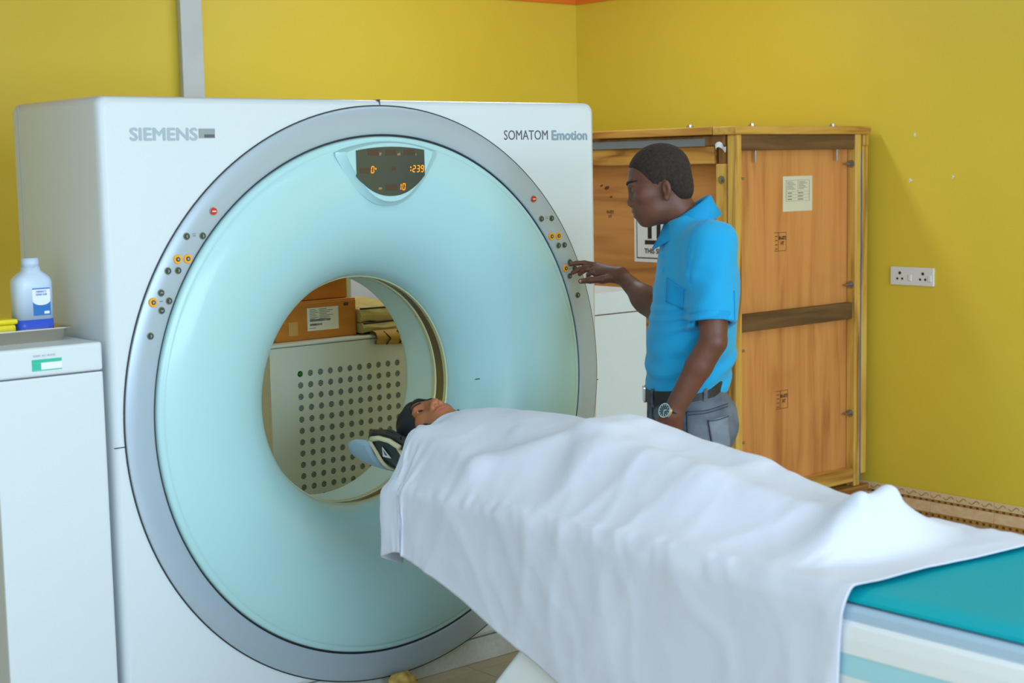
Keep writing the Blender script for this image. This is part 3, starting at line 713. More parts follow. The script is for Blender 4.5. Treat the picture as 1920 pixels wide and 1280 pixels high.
# folded mats
m0 = on(672, 625, 1, PY+.02); m1 = on(757, 625, 1, PY+.02)
t = thing('folded_mat', (m1[0]-.03, PY+.15, PT), 'folded cream woven mat with black edging beside the barcode box', 'mat')
x0, x1 = q1[0]+.008, m1[0]+.05
def slab(z0, z1, y0, y1, xa, xb, name, m):
    n = 10; P = []
    for i in range(n+1):
        x = xa+(xb-xa)*i/n; P.append([(x, y0, z0+.004*math.sin(i*.9)), (x, y0-.012, (z0+z1)/2+.003*math.sin(i)), (x, y0, z1+.004*math.sin(i*1.3)), (x, y1, z1+.02), (x, y1, z0)])
    mb = MB(); mb.grid(np.array(P), closed=True); k = len(mb.V); mb.add([], []); mb.F += [(4, 3, 2, 1, 0), tuple(range(k-5, k))]; mb.M += [0, 0]; return mb.build(name, m, t)
slab(PT+.007, PT+.042, PY+.035, PY+.33, x0, x1, 'fold', 'mat_yellow'); slab(PT+.047, PT+.095, PY+.05, PY+.35, x0, x1-.01, 'fold', 'mat_yellow')
MB().tube([(x0, PY+.024, PT+.044), ((x0+x1)/2, PY+.02, PT+.046), (x1-.01, PY+.024, PT+.043)], .004, 6).build('edging', 'mat_black', t)
MB().tube([(x0, PY+.044, PT+.098), ((x0+x1)/2, PY+.04, PT+.097), (x1-.02, PY+.044, PT+.096)], .004, 6).build('edging', 'mat_black', t)
rx0, rx1 = m0[0]+.05, m1[0]+.005; ry, rz = PY-.022, PT+.005
t = thing('rolled_mat', ((rx0+rx1)/2, ry, PT), 'gold patterned rolled mat hanging over the edge of the perforated cabinet', 'mat')
mb = MB(); P = []
pth = [(PY+.012, PT+.004), (PY-.004, PT+.005), (PY-.022, PT-.001), (PY-.032, PT-.02), (PY-.026, PT-.034), (PY-.014, PT-.032)]
n = 14
for i in range(n+1):
    x = rx0+(rx1-rx0)*i/n; dzr = -.012*i/n
    top = [(x, y, z+dzr*(1 if y < PY else 0)+.012) for y, z in pth]; bot = [(x, y+.004, z+dzr*(1 if y < PY else 0)+.001) for y, z in pth[::-1]]
    P.append(top+bot)
mb.grid(np.array(P), closed=True); body = mb.build('roll', ['mat_gold'], t, True)
for (a, b) in ((.25, .33), (.62, .70)):
    xx = rx0+(rx1-rx0)*a; x2 = rx0+(rx1-rx0)*b
    MB().tube([(xx, PY-.016, PT+.012), ((xx+x2)/2+.01, PY-.036, PT-.013), (xx, PY-.030, PT-.036)], .003, 5).build('pattern', 'mat_black', body)
MB().cyl((rx1-.004, PY-.030, PT-.012), (rx1+.014, PY-.030, PT-.012), .024, n=16).build('roll_end', 'mat_blue', t)
# pale board leaning on the back wall behind it
b0 = on(691, 570, 1, Y1-.2)
t = MB().box((b0[0], Y1-.06, 0), (b0[0]+.62, Y1-.02, 1.62), .004, 2).build('wall_board', 'trunk_white')
tag(t, 'pale grey board standing against the back wall behind the perforated cabinet', 'board')

# ------------------------------------------------------------------ cabinet between gantry and crate
RY = .60; rx1 = on(1212, 582, 1, RY)[0]; rsz = on(1165, 586.5, 1, RY)[2]; rtz = on(1212, 541, 1, RY)[2]
t = thing('equipment_cabinet', (1.45, RY+.2, 0), 'plain white metal cabinet between the scanner and the wooden crate', 'cabinet')
MB().box((1.2, RY, 0), (rx1, RY+.42, rsz-.0015), .005, 2).build('body', 'cabinet_white', t)
MB().box((1.2, RY+.004, rsz-.002), (rx1-.003, RY+.42, rsz+.002)).build('seam', 'stamp_ink', t)
MB().box((1.2, RY-.002, rsz+.0015), (rx1+.002, RY+.42, rtz), .006, 2).build('top', 'cabinet_white', t)

# ------------------------------------------------------------------ wooden crate
GX0, GY0 = on(1380, 500, 1, .517)[0], .517; GX1 = 3.045; GY1 = 1.45; GT, GB = 1.690, .13
t = thing('shipping_crate', ((GX0+GX1)/2, (GY0+GY1)/2, 0), 'tall plywood shipping crate with timber frame against the yellow wall', 'crate')
def bd(name, a, b, m, bev=.003, par=None): return MB().box(a, b, bev, 1).build(name, m, par or t)
pw = .038; dp = .046
bd('panel', (GX0+.02, GY0+dp, GB+.02), (GX1-.03, GY0+dp+.012, GT-.005), 'plywood_front', 0)
bd('panel', (GX0+dp, GY0+dp+.013, GB+.02), (GX0+dp+.012, GY1, GT-.005), 'plywood_side', 0)
bd('panel', (GX1-.05, GY0+dp+.02, GB+.02), (GX1-.038, GY1, GT-.01), 'plywood_side', 0)
bd('panel', (GX0+.05, GY1-.014, GB+.02), (GX1-.05, GY1-.002, GT-.01), 'plywood_front', 0)
# front face timbers
bd('post', (GX0, GY0, GB-.02), (GX0+pw, GY0+dp, GT), 'wood_frame_z')
bd('post', (GX0+.012, GY0+dp+.014, GB), (GX0+dp-.002, GY0+.105, GT-.002), 'wood_dark_z')
xr = on(1603, 500, 1, GY0)[0]; xb = on(1613, 500, 1, GY0)[0]; xo = on(1618, 500, 1, GY0)[0]
bd('post', (xr, GY0-.002, GB-.02), (xb, GY0+dp-.001, GT), 'wood_frame_z')
bd('post', (xo, GY0+.004, GB+.03), (GX1, GY0+dp, GT-.05), 'wood_frame_z')
bd('post', (xo, GY0, GT-.05), (GX1, GY0+dp, GT-.002), 'wood_frame_z')
bd('film', (xb, GY0+.010, GB+.0), (xo, GY0+.02, GT-.08), 'blue_film', 0)
bd('batten', (GX0+pw, GY0+.004, GT-.065), (xr, GY0+dp-.001, GT), 'wood_dark_shade_x')  # shaded underside of the crate top, put into darker wood
mz = on(1500, 593, 1, GY0+.02)[2]
bd('batten', (GX0+pw, GY0+.012, mz-.038), (xr, GY0+dp-.001, mz+.036), 'wood_dark_shade_x')
zb_ = on(1560, 903, 1, GY0)[2]
bd('batten', (GX0+pw, GY0+.002, GB-.0), (xr, GY0+dp-.001, GB+.062), 'wood_frame_x')
bd('sill', (GX0-.004, GY0-.012, GB-.05), (GX1, GY0+dp, GB-.021), 'wood_frame_x')
for fx in (GX0+.05, (GX0+GX1)/2, GX1-.11): bd('skid', (fx, GY0+.02, 0), (fx+.07, GY1-.02, GB-.051), 'wood_frame_y')
bd('base_board', (GX0, GY0+dp+.001, GB-.05), (GX1, GY1, GB-.022), 'wood_frame_y')
# left face timbers
bd('batten', (GX0+.006, GY0+dp+.08, GT-.118), (GX0+dp-.001, GY1, GT-.045), 'wood_frame_y')
py0 = on(1361, 400, 0, GX0)[1]; py1 = on(1341, 400, 0, GX0)[1]
bd('post', (GX0+.004, py0, GB), (GX0+dp-.001, py1, GT-.119), 'wood_frame_z')
lz = on(1220, 605, 0, GX0)[2]
bd('batten', (GX0+.008, py1+.002, lz-.04), (GX0+dp-.001, GY1, lz+.03), 'wood_frame_y')
bd('tape_strip', (GX0-.001, GY0+.17, GT-.044), (GX0+.004, GY1, GT-.012), 'grey_tape', 0)
bd('header', (GX0+.004, GY0+dp+.016, GT-.044), (GX0+dp-.001, GY1, GT-.001), 'wood_dark_z')
# lid boards
bd('lid_board', (GX0-.008, GY0-.010, GT), (GX1+.004, GY0+.12, GT+.034), 'wood_frame_x')
bd('lid_board', (GX0-.012, GY0+.122, GT+.002), (GX0+.12, GY1, GT+.036), 'wood_frame_y')
for k in range(6):
    ya_ = GY0+.124+k*(GY1-GY0-.124)/6
    bd('lid_board', (GX0+.122, ya_, GT), (GX1-.002, ya_+(GY1-GY0-.124)/6-.004, GT+.024), 'wood_frame_x')
# bolts
def bolt(p, d, L=.04, wash=True):
    p = np.array(p); d = np.array(d, float); mb = MB(); mb.cyl(p-d*.004, p+d*L, .0055, n=10)
    if wash: mb.cyl(p-d*.001, p+d*.004, .017, n=16); mb.cyl(p+d*.004, p+d*.012, .010, n=6)
    mb.build('bolt', 'bolt_steel', t)
for v in (307, 533, 773): q = on(1601, v, 1, GY0+.02); bolt((xr, GY0+.022, q[2]), (-1, 0, 0))
for v in (335, 658, 830): q = on(1394, v, 1, GY0+.02); bolt((GX0+pw, GY0+.022, q[2]), (1, 0, 0), .035, False)
for u in (1417, 1570): q = on(u, 275, 1, GY0+.02); bolt((q[0], GY0+.022, GT-.065), (0, 0, -1), .05, False)
for u in (1420, 1571): q = on(u, 236, 1, GY0); bolt((q[0], GY0+.03, GT+.034), (0, 0, 1), .012)
q = on(1284, 240, 0, GX0); bolt((GX0+.03, q[1], GT+.036), (0, 0, 1), .012)
q = on(1352, 337, 0, GX0); bolt((GX0+.004, q[1], q[2]), (-1, 0, 0), .004)
# papers and stamps
fy = GY0+dp-.0008
def frontrect(name, u0, v0, u1, v1, m, par, dy=0): a = on(u0, v1, 1, fy-dy); b = on(u1, v0, 1, fy-dy); return MB().box((a[0], fy-dy, a[2]), (b[0], fy-dy+.0007, b[2])).build(name, m, par), a, b
pp, a, b = frontrect('packing_note', 1468, 329, 1523, 397, 'paper_cream', t)
w_, h_ = b[0]-a[0], b[2]-a[2]
def pr(x0, z0, x1, z1, m='ink_soft'): MB().box((a[0]+x0*w_, fy-.0006, a[2]+z0*h_), (a[0]+x1*w_, fy, a[2]+z1*h_)).build('note_print', m, pp)
for (x0, z0, x1, z1) in ((.1, .88, .9, .886), (.1, .29, .9, .296), (.1, .29, .108, .886), (.892, .29, .9, .886), (.1, .56, .9, .565), (.1, .47, .9, .475), (.1, .38, .9, .385), (.5, .565, .505, .886)): pr(x0, z0, x1, z1)
for k in range(6): pr(.14, .83-.04*k, .32+.05*(k % 3), .842-.04*k); pr(.54, .83-.04*k, .7+.06*((k+1) % 3), .842-.04*k)
for z in (.51, .42, .33): pr(.16, z, .3, z+.02, 'ink'); pr(.5, z, .68, z+.02, 'ink')
for (u, v) in ((1463, 453), (1466, 749)):
    c = on(u, v, 1, fy); mb = MB(); s = .04
    for (x0, z0, x1, z1) in ((-s, s*.95, s, s), (-s, -s, s, -s*.95), (s*.96, -s, s, s), (-s*.3, -s, -s*.26, s)): mb.box((c[0]+x0, fy, c[2]+z0), (c[0]+x1, fy+.0005, c[2]+z1))
    for k in range(4): mb.box((c[0]-s*.85, fy, c[2]-s*.8+k*s*.45), (c[0]-s*.45, fy+.0005, c[2]-s*.72+k*s*.45))
    mb.build('stamp', 'stamp_ink', t)
    text_mesh('stamp', 'IN-872\nHT', .022, (c[0]+s*.35, fy, c[2]+s*.2), (1, 0, 0), (0, 0, 1), 'stamp_ink', t, sx=.75, align='CENTER', bold=.0006)
sx_ = GX0+dp-.0008
q = on(1144, 400, 0, sx_); text_mesh('stamp', 'IN-872\nHT', .02, (sx_, q[1], q[2]), (0, -1, 0), (0, 0, 1), 'stamp_ink', t, sx=.8, align='CENTER')
# this-side-up sheet
A = on(1190, 490, 0, sx_); Zt = on(1188, 358, 0, sx_)[2]; yL = A[1]; zB = A[2]; W_ = .30; H_ = Zt-zB
pp = MB().box((sx_-.0006, yL-W_, zB), (sx_, yL, Zt)).build('handling_sign', 'paper', t)
def sp(y0, z0, y1, z1): MB().box((sx_-.0014, yL-y1*W_, zB+z0*H_), (sx_-.0005, yL-y0*W_, zB+z1*H_)).build('sign_print', 'ink', pp)
for r in ((.05, .05, .95, .065), (.05, .93, .95, .945), (.05, .05, .062, .945), (.938, .05, .95, .945), (.22, .25, .78, .31), (.28, .33, .36, .62), (.46, .33, .54, .62), (.64, .33, .72, .62)): sp(*r)
for c in (.32, .50, .68):
    mk('sign_print', [(sx_-.0014, yL-(c-.07)*W_, zB+.62*H_), (sx_-.0014, yL-(c+.07)*W_, zB+.62*H_), (sx_-.0014, yL-c*W_, zB+.76*H_)], [(0, 1, 2)], 'ink', pp)
text_mesh('sign_print', 'THIS SIDE UP', .030, (sx_-.001, yL-.5*W_, zB+.125*H_), (0, -1, 0), (0, 0, 1), 'ink', pp, align='CENTER', sx=1.0, bold=.0008)
# torn paper tag caught on the frame
q = on(1352, 278, 0, GX0-.004)
mb = MB(); P = [[(GX0-.003-.006*math.sin(i*1.3+j), q[1]+.03-.06*i/6, q[2]+.012*math.sin(i*.9)+(.016 if j else -.006)) for j in (0, 1)] for i in range(7)]
mb.grid(P); mb.build('torn_label', 'paper', t)
# drawn knots
for (u, v, r) in ((1138, 352, .011), (1146, 369, .006), (1128, 348, .006)):
    q = on(u, v, 0, sx_); n = 10; a = np.arange(n)*2*PI/n
    mk('knot', np.stack([np.full(n, sx_-.0004), q[1]+1.5*r*np.cos(a), q[2]+r*.7*np.sin(a)-.3*r*np.cos(a)], 1), [tuple(range(n))], 'stamp_ink', t)

# ------------------------------------------------------------------ crumpled yellow scrap on the floor by the plinth
q = on(728, 1275, 2, .03); bb = bmesh.new(); bmesh.ops.create_icosphere(bb, subdivisions=4, radius=1)
for v in bb.verts:
    d = 1+.25*mnoise.noise(v.co*2.1)+.12*mnoise.noise(v.co*5); v.co = Vector((v.co.x*.045*d, v.co.y*.045*d, max(v.co.z*.04*d, -.032)))
me_V = [(v.co.x+q[0], v.co.y+q[1]-.075, v.co.z+.0325) for v in bb.verts]; bb.verts.index_update()
tag(mk('crumpled_wrapper', me_V, [[v.index for v in f.verts] for f in bb.faces], 'crumple', smooth=True), 'crumpled yellow wrapper lying on the floor at the foot of the scanner', 'litter'); bb.free()
# ------------------------------------------------------------------ patient table
TX, TZ, TY0, TY1 = .315, .735, -2.95, -.43
tb = thing('patient_table', (0, -1.5, 0), 'CT patient table with a teal mattress and white side panels', 'table')
def prof_part(name, prof, y0, y1, m, parent=tb, smooth=False, ny=2):
    P = np.array([[(x, y, z) for x, z in prof] for y in np.linspace(y0, y1, ny)]); mb = MB(); mb.grid(P, closed=True); n = len(prof)
    mb.F += [tuple(range(n))[::-1], tuple(range((ny-1)*n, ny*n))]; mb.M += [0, 0]; return mb.build(name, m, parent, smooth)
xs_ = np.linspace(-1, 1, 25)
top = [(x*.300, TZ+.004+.010*abs(x)**2.5-(.012 if abs(x) > .99 else 0)-(.004 if abs(x) > .9 else 0)) for x in xs_]
prof_part('mattress', top+[(.302, .726), (-.302, .726)], TY0, TY1, 'pad_teal', ny=2)
MB().box((-.296, TY0, .716), (.296, TY1, .7265)).build('gap', 'table_gap', tb)
rail = [(-TX, .694), (-TX, .712), (-TX+.004, .719), (-TX+.012, .7215), (TX-.012, .7215), (TX-.004, .719), (TX, .712), (TX, .694)]
prof_part('rail', rail, TY0, TY1+.01, 'table_blue')
body = [(-TX-.006, .628), (-TX-.008, .66), (-TX-.006, .684), (-TX+.002, .6935), (TX-.002, .6935), (TX+.006, .684), (TX+.008, .66), (TX+.006, .628)]
prof_part('side_panel', body, TY0-.02, TY1, 'table_white', smooth=False)
prof_part('stripe', [(-TX-.004, .583), (-TX-.004, .6275), (TX+.004, .6275), (TX+.004, .583)], TY0-.01, -.98, 'table_stripe')
prof_part('lower_panel', [(-.20, .44), (-.27, .47), (-TX+.005, .53), (-TX-.003, .5825), (TX+.003, .5825), (TX-.005, .53), (.27, .47), (.20, .44)], TY0-.01, -1.0, 'table_white')
# pedestal flaring towards the floor
P = []
for z, y1, y0, w in ((0, -.62, -2.5, .31), (.05, -.63, -2.49, .31), (.30, -.825, -2.4, .302), (.41, -.925, -2.35, .298), (.46, -.97, -2.3, .295)):
    P.append(rrect(-w, w, y0, y1, .035, z, 5))
V, F = loopgrid(P); n = len(P[0]); F += [tuple(range(n))[::-1], tuple(range(4*n, 5*n))]; mk('pedestal', V, F, 'table_white', tb, False)
# sliding carbon board and head holder
prof_part('sliding_board', [(-.20, .700), (-.205, .712), (-.15, .706), (0, .700), (.15, .706), (.205, .712), (.20, .700), (0, .685)], TY1-.02, -.335, 'holder_black')
def trough(name, r0, r1, zc, ys, half, m, par, kx=1.0):
    P = []
    for y, s, dz in ys:
        a = np.linspace(-half*s, half*s, 25)
        outer = [(r1*kx*math.sin(q), y, zc+dz-r1*math.cos(q)) for q in a]; inner = [(r0*kx*math.sin(q), y, zc+dz-r0*math.cos(q)) for q in a[::-1]]
        P.append(outer+inner)
    mb = MB(); mb.grid(np.array(P), closed=True); n = len(P[0]); mb.F += [tuple(range(n))[::-1], tuple(range((len(P)-1)*n, len(P)*n))]; mb.M += [0, 0]
    return mb.build(name, m, par, True)
hh = trough('head_holder', .112, .124, .812, [(-.066, .88, .006), (-.078, 1.0, .006), (-.17, 1.05, .006), (-.235, .98, .006), (-.25, .84, .006)], 1.64, 'holder_black', tb)
MB().tube([(-.1205, -.08, .815), (-.1245, -.10, .823), (-.1245, -.165, .826), (-.123, -.23, .820)], .0065, 10).build('rim_pad', 'holder_black', hh)
MB().tube([(.1205, -.08, .815), (.1245, -.10, .823), (.1245, -.165, .826), (.123, -.23, .820)], .0065, 10).build('rim_pad', 'holder_black', hh)
trough('cradle_shell', .105, .118, .80, [(.085, .42, .014), (.078, .66, .010), (.06, .86, .006), (.02, .97, .002), (-.03, 1.0, 0), (-.062, 1.0, 0)], 1.45, 'holder_blue', tb)
# cream strap looped round the holder
def strap(ys, w, rr, a0, a1, zc=.818):
    P = []
    for q in np.linspace(a0, a1, 26):
        wob = .004*math.sin(q*7); yy = ys+.010*math.sin(q*3)
        P.append([((rr+wob)*math.sin(q), yy-w, zc-(rr+wob)*math.cos(q)), ((rr+wob+.004)*math.sin(q), yy-w*.3, zc-(rr+wob+.004)*math.cos(q)), ((rr+wob+.004)*math.sin(q), yy+w*.3, zc-(rr+wob+.004)*math.cos(q)), ((rr+wob)*math.sin(q), yy+w, zc-(rr+wob)*math.cos(q)),
                  ((rr-.004)*math.sin(q), yy, zc-(rr-.004)*math.cos(q))])
    mb = MB(); mb.grid(np.array(P), closed=True); return mb.build('strap', 'strap_cream', hh, True)
strap(-.086, .012, .129, -1.38, 1.3); strap(-.222, .012, .129, -1.38, 1.3)
for sg in (-1, 1):
    MB().tube([(sg*.1285, -.088, .800), (sg*.1305, -.13, .808), (sg*.1305, -.18, .806), (sg*.129, -.228, .792)], [.008, .0075, .0075, .008], 8).build('strap', 'strap_cream', hh, True)
c = np.array(on(720, 849, 0, -.118)); an = math.asin(min(1, (.818-c[2])/.124)); out = np.array((-math.cos(an), 0, -math.sin(an))); tup = np.array((-math.sin(an), 0, math.cos(an)))
cc0 = np.array((0, c[1], .818))+out*.1272
def lp(y, z, o=0.): return cc0+np.array((0, y, 0))+tup*z+out*o
mk('warning_label', [lp(.021, -.015), lp(-.021, -.015), lp(0, .024)], [(0, 1, 2)], 'label_white', hh)
mk('warning_print', [lp(y, z, .0006) for y, z in ((.003, .010), (.0, .010), (-.006, -.007), (-.002, -.008), (.004, -.006))], [(0, 1, 2, 3), (0, 3, 4)], 'ink', hh)

# ------------------------------------------------------------------ heads (shared by both people)
def head_sdf(neck_to, neck_r, lid=.0045, lid_z=-.001, broad=1., thin=1., nose=0., brow=0.):
    s = SDF()
    s.ell((-.010, 0, .032), (.094, .076, .084))
    s.ell((.030, 0, -.035), (.060, .059*thin, .078), k=.03)
    s.ell((.026, 0, -.078), (.052, .048*thin, .035), k=.03)
    s.ell((.068, 0, -.101), (.018, .020, .015), k=.025)
    for q in (-1, 1): s.ell((.054, q*.044*thin, -.022), (.026, .02, .018), k=.025)
    s.ell((.068, 0, -.062), (.027, .034, .03), k=.025)
    s.cap((.078, -.030, .019), (.078, .030, .019), .010, k=.02)
    for q in (-1, 1): s.ell((.094, q*.032, .000), (.016, .019, .011), k=.014, op='s')
    for q in (-1, 1): s.ell((.0715, q*.031, -.001), (.0140, .0150, .0140), k=.006)
    for q in (-1, 1): s.ell((.088, q*.031, lid_z), (.013, .0135, lid), k=.002, op='s')
    s.cap((.084-nose*.3, 0, .012), (.104-nose, 0, -.028), .0065, .0100, k=.014)
    if brow: s.ell((.052, 0, .050), (.042+brow, .050, .034), k=.02)
    s.ell((.106-nose, 0, -.034), (.011, .012*broad, .010), k=.010)
    for q in (-1, 1): s.ell((.096-nose*.7, q*.0145*broad, -.038), (.011, .0085, .0085), k=.007)
    for q in (-1, 1): s.ell((.104-nose, q*.008*broad, -.045), (.006, .004, .003), k=.003, op='s')
    s.ell((.0885, 0, -.0625), (.013, .024, .0070), k=.008)
    s.ell((.0870, 0, -.0755), (.013, .022, .0080), k=.008)
    s.cap((.1025, -.017, -.0688), (.1025, .017, -.0688), .0032, k=.004, op='s')
    for q in (-1, 1):
        s.ell((-.015, q*.078, -.021), (.0145, .009, .0265), R=(0, -.15, -q*.45), k=.006)
        s.ell((-.009, q*.088, -.019), (.007, .007, .014), R=(0, -.15, -q*.45), k=.005, op='s')
        s.ell((-.008, q*.077, -.046), (.009, .006, .010), k=.005)
    s.cap((-.022, 0, -.045), neck_to, neck_r, neck_r*1.12, k=.03)
    return s
def lipmask(V, F):
    c = V[F].mean(1); a = ((c[:, 0]-.092)/.016)**2+(c[:, 1]/.0245)**2+((c[:, 2]+.069)/.0135)**2
    return (a < 1).astype(np.int32)
def eyeballs(s, M, T, k, parent, look=(1, 0, 0), rad_=.0128):
    for q in (-1, 1):
        mb = MB(); n = 16; rows = []; c = np.array((.0715, q*.031, -.001)); L = np.array(look, float); L /= np.linalg.norm(L)
        e1 = np.cross(L, (0, 0, 1)); e1 /= np.linalg.norm(e1); e2 = np.cross(L, e1)
        for t in np.linspace(.02, PI-.02, 13):
            rows.append([c+rad_*(math.cos(t)*L+math.sin(t)*(math.cos(a)*e1+math.sin(a)*e2)) for a in np.arange(n)*2*PI/n])
        R = np.array(rows); mb.grid(R, closed=True); mb.F.append(tuple(range(n))); mb.M = [1 if i//n < 3 else 0 for i in range(len(mb.F)-1)]+[1]
        V = (np.array(mb.V)*k)@M.T+T; mk('eye', V, mb.F, ['eye_white', 'iris'], parent, True, mb.M)
def brows(s, M, T, k, parent, th=.0030):
    for q in (-1, 1):
        pts = []
        for t in np.linspace(0, 1, 9):
            y = q*(.012+.040*t); z = .0215+.009*math.sin(t*2.2)-.004*t; x = .13
            for _ in range(60):
                d = float(s.eval(np.array(x), np.array(y), np.array(z)))
                if d < .0006: break
                x -= d*.7
            pts.append((x-.0006, y, z))
        mb = MB(); mb.tube(pts, [th*(.6+.7*math.sin(PI*min(1, .25+.75*t))) for t in np.linspace(0, 1, 9)], 6)
        mk('eyebrow', (np.array(mb.V)*k)@M.T+T, mb.F, 'brow', parent, True)
def rotm(*e): return np.array(Euler(e, 'XYZ').to_matrix())

# ------------------------------------------------------------------ patient
pt_ = thing('person', (0, -.9, .74), 'person in a black headscarf lying on the table under the white sheet', 'person')
B = SDF(); BT = .742
B.ell((0, -.52, BT+.072), (.165, .23, .098), k=.05); B.ell((0, -.76, BT+.075), (.15, .20, .100), k=.06); B.ell((0, -1.0, BT+.078), (.165, .15, .092), k=.06)
for q in (-1, 1):
    B.cap((q*.165, -.405, BT+.075), (q*.225, -.72, BT+.05), .055, .045, k=.04); B.cap((q*.225, -.72, BT+.05), (q*.07, -.955, BT+.155), .044, .030, k=.02)
    B.ell((q*.04, -.965, BT+.175), (.05, .055, .020), k=.02)
    B.cap((q*.088, -1.03, BT+.085), (q*.085, -1.36, BT+.072), .082, .058, k=.05); B.cap((q*.085, -1.36, BT+.072), (q*.052, -1.68, BT+.042), .055, .038, k=.03)
    B.cap((q*.050, -1.70, BT+.036), (q*.050, -1.760, BT+.118), .034, .018, k=.03)
B.cap((0, -.40, BT+.075), (0, -.30, BT+.075), .055, .05, k=.04)
B.add(lambda x, y, z: .754-z+0*x+0*y, (-1, -3, 0), (1, 1, 2), .01, 'i')
PHR = rotm(0, 0, 0)
# head frame: forward=+Z, left=+X, crown=+Y; then tilted and turned a little to the window side
base = np.stack([(0, 0, 1), (1, 0, 0), (0, 1, 0)], 1).astype(float)
PM = rotm(math.radians(9), 0, 0)@rotm(0, math.radians(-14), 0)@base; PTr = np.array((-.004, -.218, .818)); PK = 1.0
nk = PM.T@(np.array((0, -.40, BT+.070))-PTr)
HS = head_sdf(nk, .046, lid=.0074, broad=1.05, thin=.97)
V1, F1 = HS.mesh((-.13, -.11, -.22), (.135, .11, .13), .0022)
V1w = (V1*PK)@PM.T+PTr; BE = SDF(); BE.P = list(B.P); BE.add(lambda x, y, z: .006+0*x+0*y+0*z, (-1, -3, 0), (1, 1, 2), 0, 'a'); V2, F2 = BE.mesh((-.32, -1.85, BT-.04), (.32, -.2, BT+.28), .009)
mi = np.concatenate([lipmask(V1, F1), np.zeros(len(F2), np.int32)])
mk('body', np.vstack([V1w, V2]), np.vstack([F1, F2+len(V1)]), ['skin_patient', 'lip_patient'], pt_, True, mi)
eyeballs(HS, PM, PTr, PK, pt_, (1, 0, -.25)); brows(HS, PM, PTr, PK, pt_, .0028)
SC = SDF(); SC.ell((-.014, 0, .030), (.108, .087, .094)); SC.ell((.008, 0, -.045), (.080, .078, .085), k=.03); SC.cap((-.01, 0, -.08), nk, .064, .066, k=.04)
SC.ell((.070, 0, -.088), (.032, .040, .034), k=.02)
SC.add(lambda x, y, z: .0022*np.sin(70*z+45*x+12*np.sin(18*y)), (-1, -1, -1), (1, 1, 1), 0, 'a')
SC.ell((.098, 0, -.020), (.082, .058, .086), k=.006, op='s')
V, F = SC.mesh((-.15, -.16, -.26), (.14, .16, .15), .0030)
mk('headscarf', (V*PK)@PM.T+PTr, F, 'scarf_black', pt_, True)

# ------------------------------------------------------------------ sheet: simulated drape over body and table
gx = np.linspace(-.5, .5, 126); gy = np.linspace(-2.3, .1, 241); gz = np.linspace(BT, BT+.30, 61)
D = B.eval(gx[:, None, None], gy[None, :, None], gz[None, None, :])
HM = np.where(D < .010, gz[None, None, :], 0).max(2)
HM = np.maximum(HM, np.where((np.abs(gx)[:, None] < .318) & (gy[None] < TY1+.02), TZ+.014+.008*(np.abs(gx)[:, None]/.3)**2, 0))
# head and scarf keep the sheet out of the face
HM[np.ix_(np.abs(gx) < .06, (gy > -.33))] = np.maximum(HM[np.ix_(np.abs(gx) < .06, (gy > -.33))], .850)
for _ in range(2):
    K = HM.copy(); K[1:-1, 1:-1] = (HM[1:-1, 1:-1]*2+HM[2:, 1:-1]+HM[:-2, 1:-1]+HM[1:-1, 2:]+HM[1:-1, :-2])/6; HM = np.where(HM > 0, np.maximum(K, HM), HM)
def hsamp(x, y):
    fi = np.clip((x-gx[0])/(gx[1]-gx[0]), 0, len(gx)-1.001); fj = np.clip((y-gy[0])/(gy[1]-gy[0]), 0, len(gy)-1.001)
    i = fi.astype(int); j = fj.astype(int); a = fi-i; b = fj-j
    return (HM[i, j]*(1-a)*(1-b)+HM[i+1, j]*a*(1-b)+HM[i, j+1]*(1-a)*b+HM[i+1, j+1]*a*b)
NI, NJ = 116, 128
C00, C10, C01, C11 = [np.array(c) for c in ((-.438, -.160), (.86, -.285), (-.63, -1.905), (.70, -2.10))]   # near-head, far-head, near-foot, far-foot
A_, L_ = np.meshgrid(np.linspace(0, 1, NI), np.linspace(0, 1, NJ), indexing='ij'); A3, L3 = A_[..., None], L_[..., None]
P = np.zeros((NI, NJ, 3)); P[..., :2] = C00*(1-A3)*(1-L3)+C10*A3*(1-L3)+C01*(1-A3)*L3+C11*A3*L3; P[..., 2] = .985+.004*np.sin(A_*12+L_*7)+.003*np.sin(A_*6-L_*18)
R0 = P.copy(); R0[..., 2] = 0
def con(P, sa_, sb_, st):
    p, q = P[sa_], P[sb_]; d = q-p; L = np.sqrt((d*d).sum(-1, keepdims=True))+1e-9; rest = np.sqrt(((R0[sb_]-R0[sa_])**2).sum(-1, keepdims=True)); c = d*((L-rest)/L)*.5*st; p += c; q -= c
BT_ = []
for s_ in (0, 1):
    m_ = (NI-1-s_+1)//2; BT_.append((np.s_[s_:s_+2*m_-1:2, :], np.s_[s_+1:s_+2*m_:2, :], 1.)) if s_+2*m_ <= NI else BT_.append((np.s_[s_:s_+2*(m_-1)-1:2, :], np.s_[s_+1:s_+2*(m_-1):2, :], 1.))
    m_ = (NJ-s_)//2; BT_.append((np.s_[:, s_:s_+2*m_-1:2], np.s_[:, s_+1:s_+2*m_:2], 1.))
for s_ in (0, 1):
    m_ = (NI-s_)//2; BT_.append((np.s_[s_:s_+2*m_-1:2, :-1], np.s_[s_+1:s_+2*m_:2, 1:], .3)); BT_.append((np.s_[s_:s_+2*m_-1:2, 1:], np.s_[s_+1:s_+2*m_:2, :-1], .3))
Vv = np.zeros_like(P); dt = 1/50; XW = .329
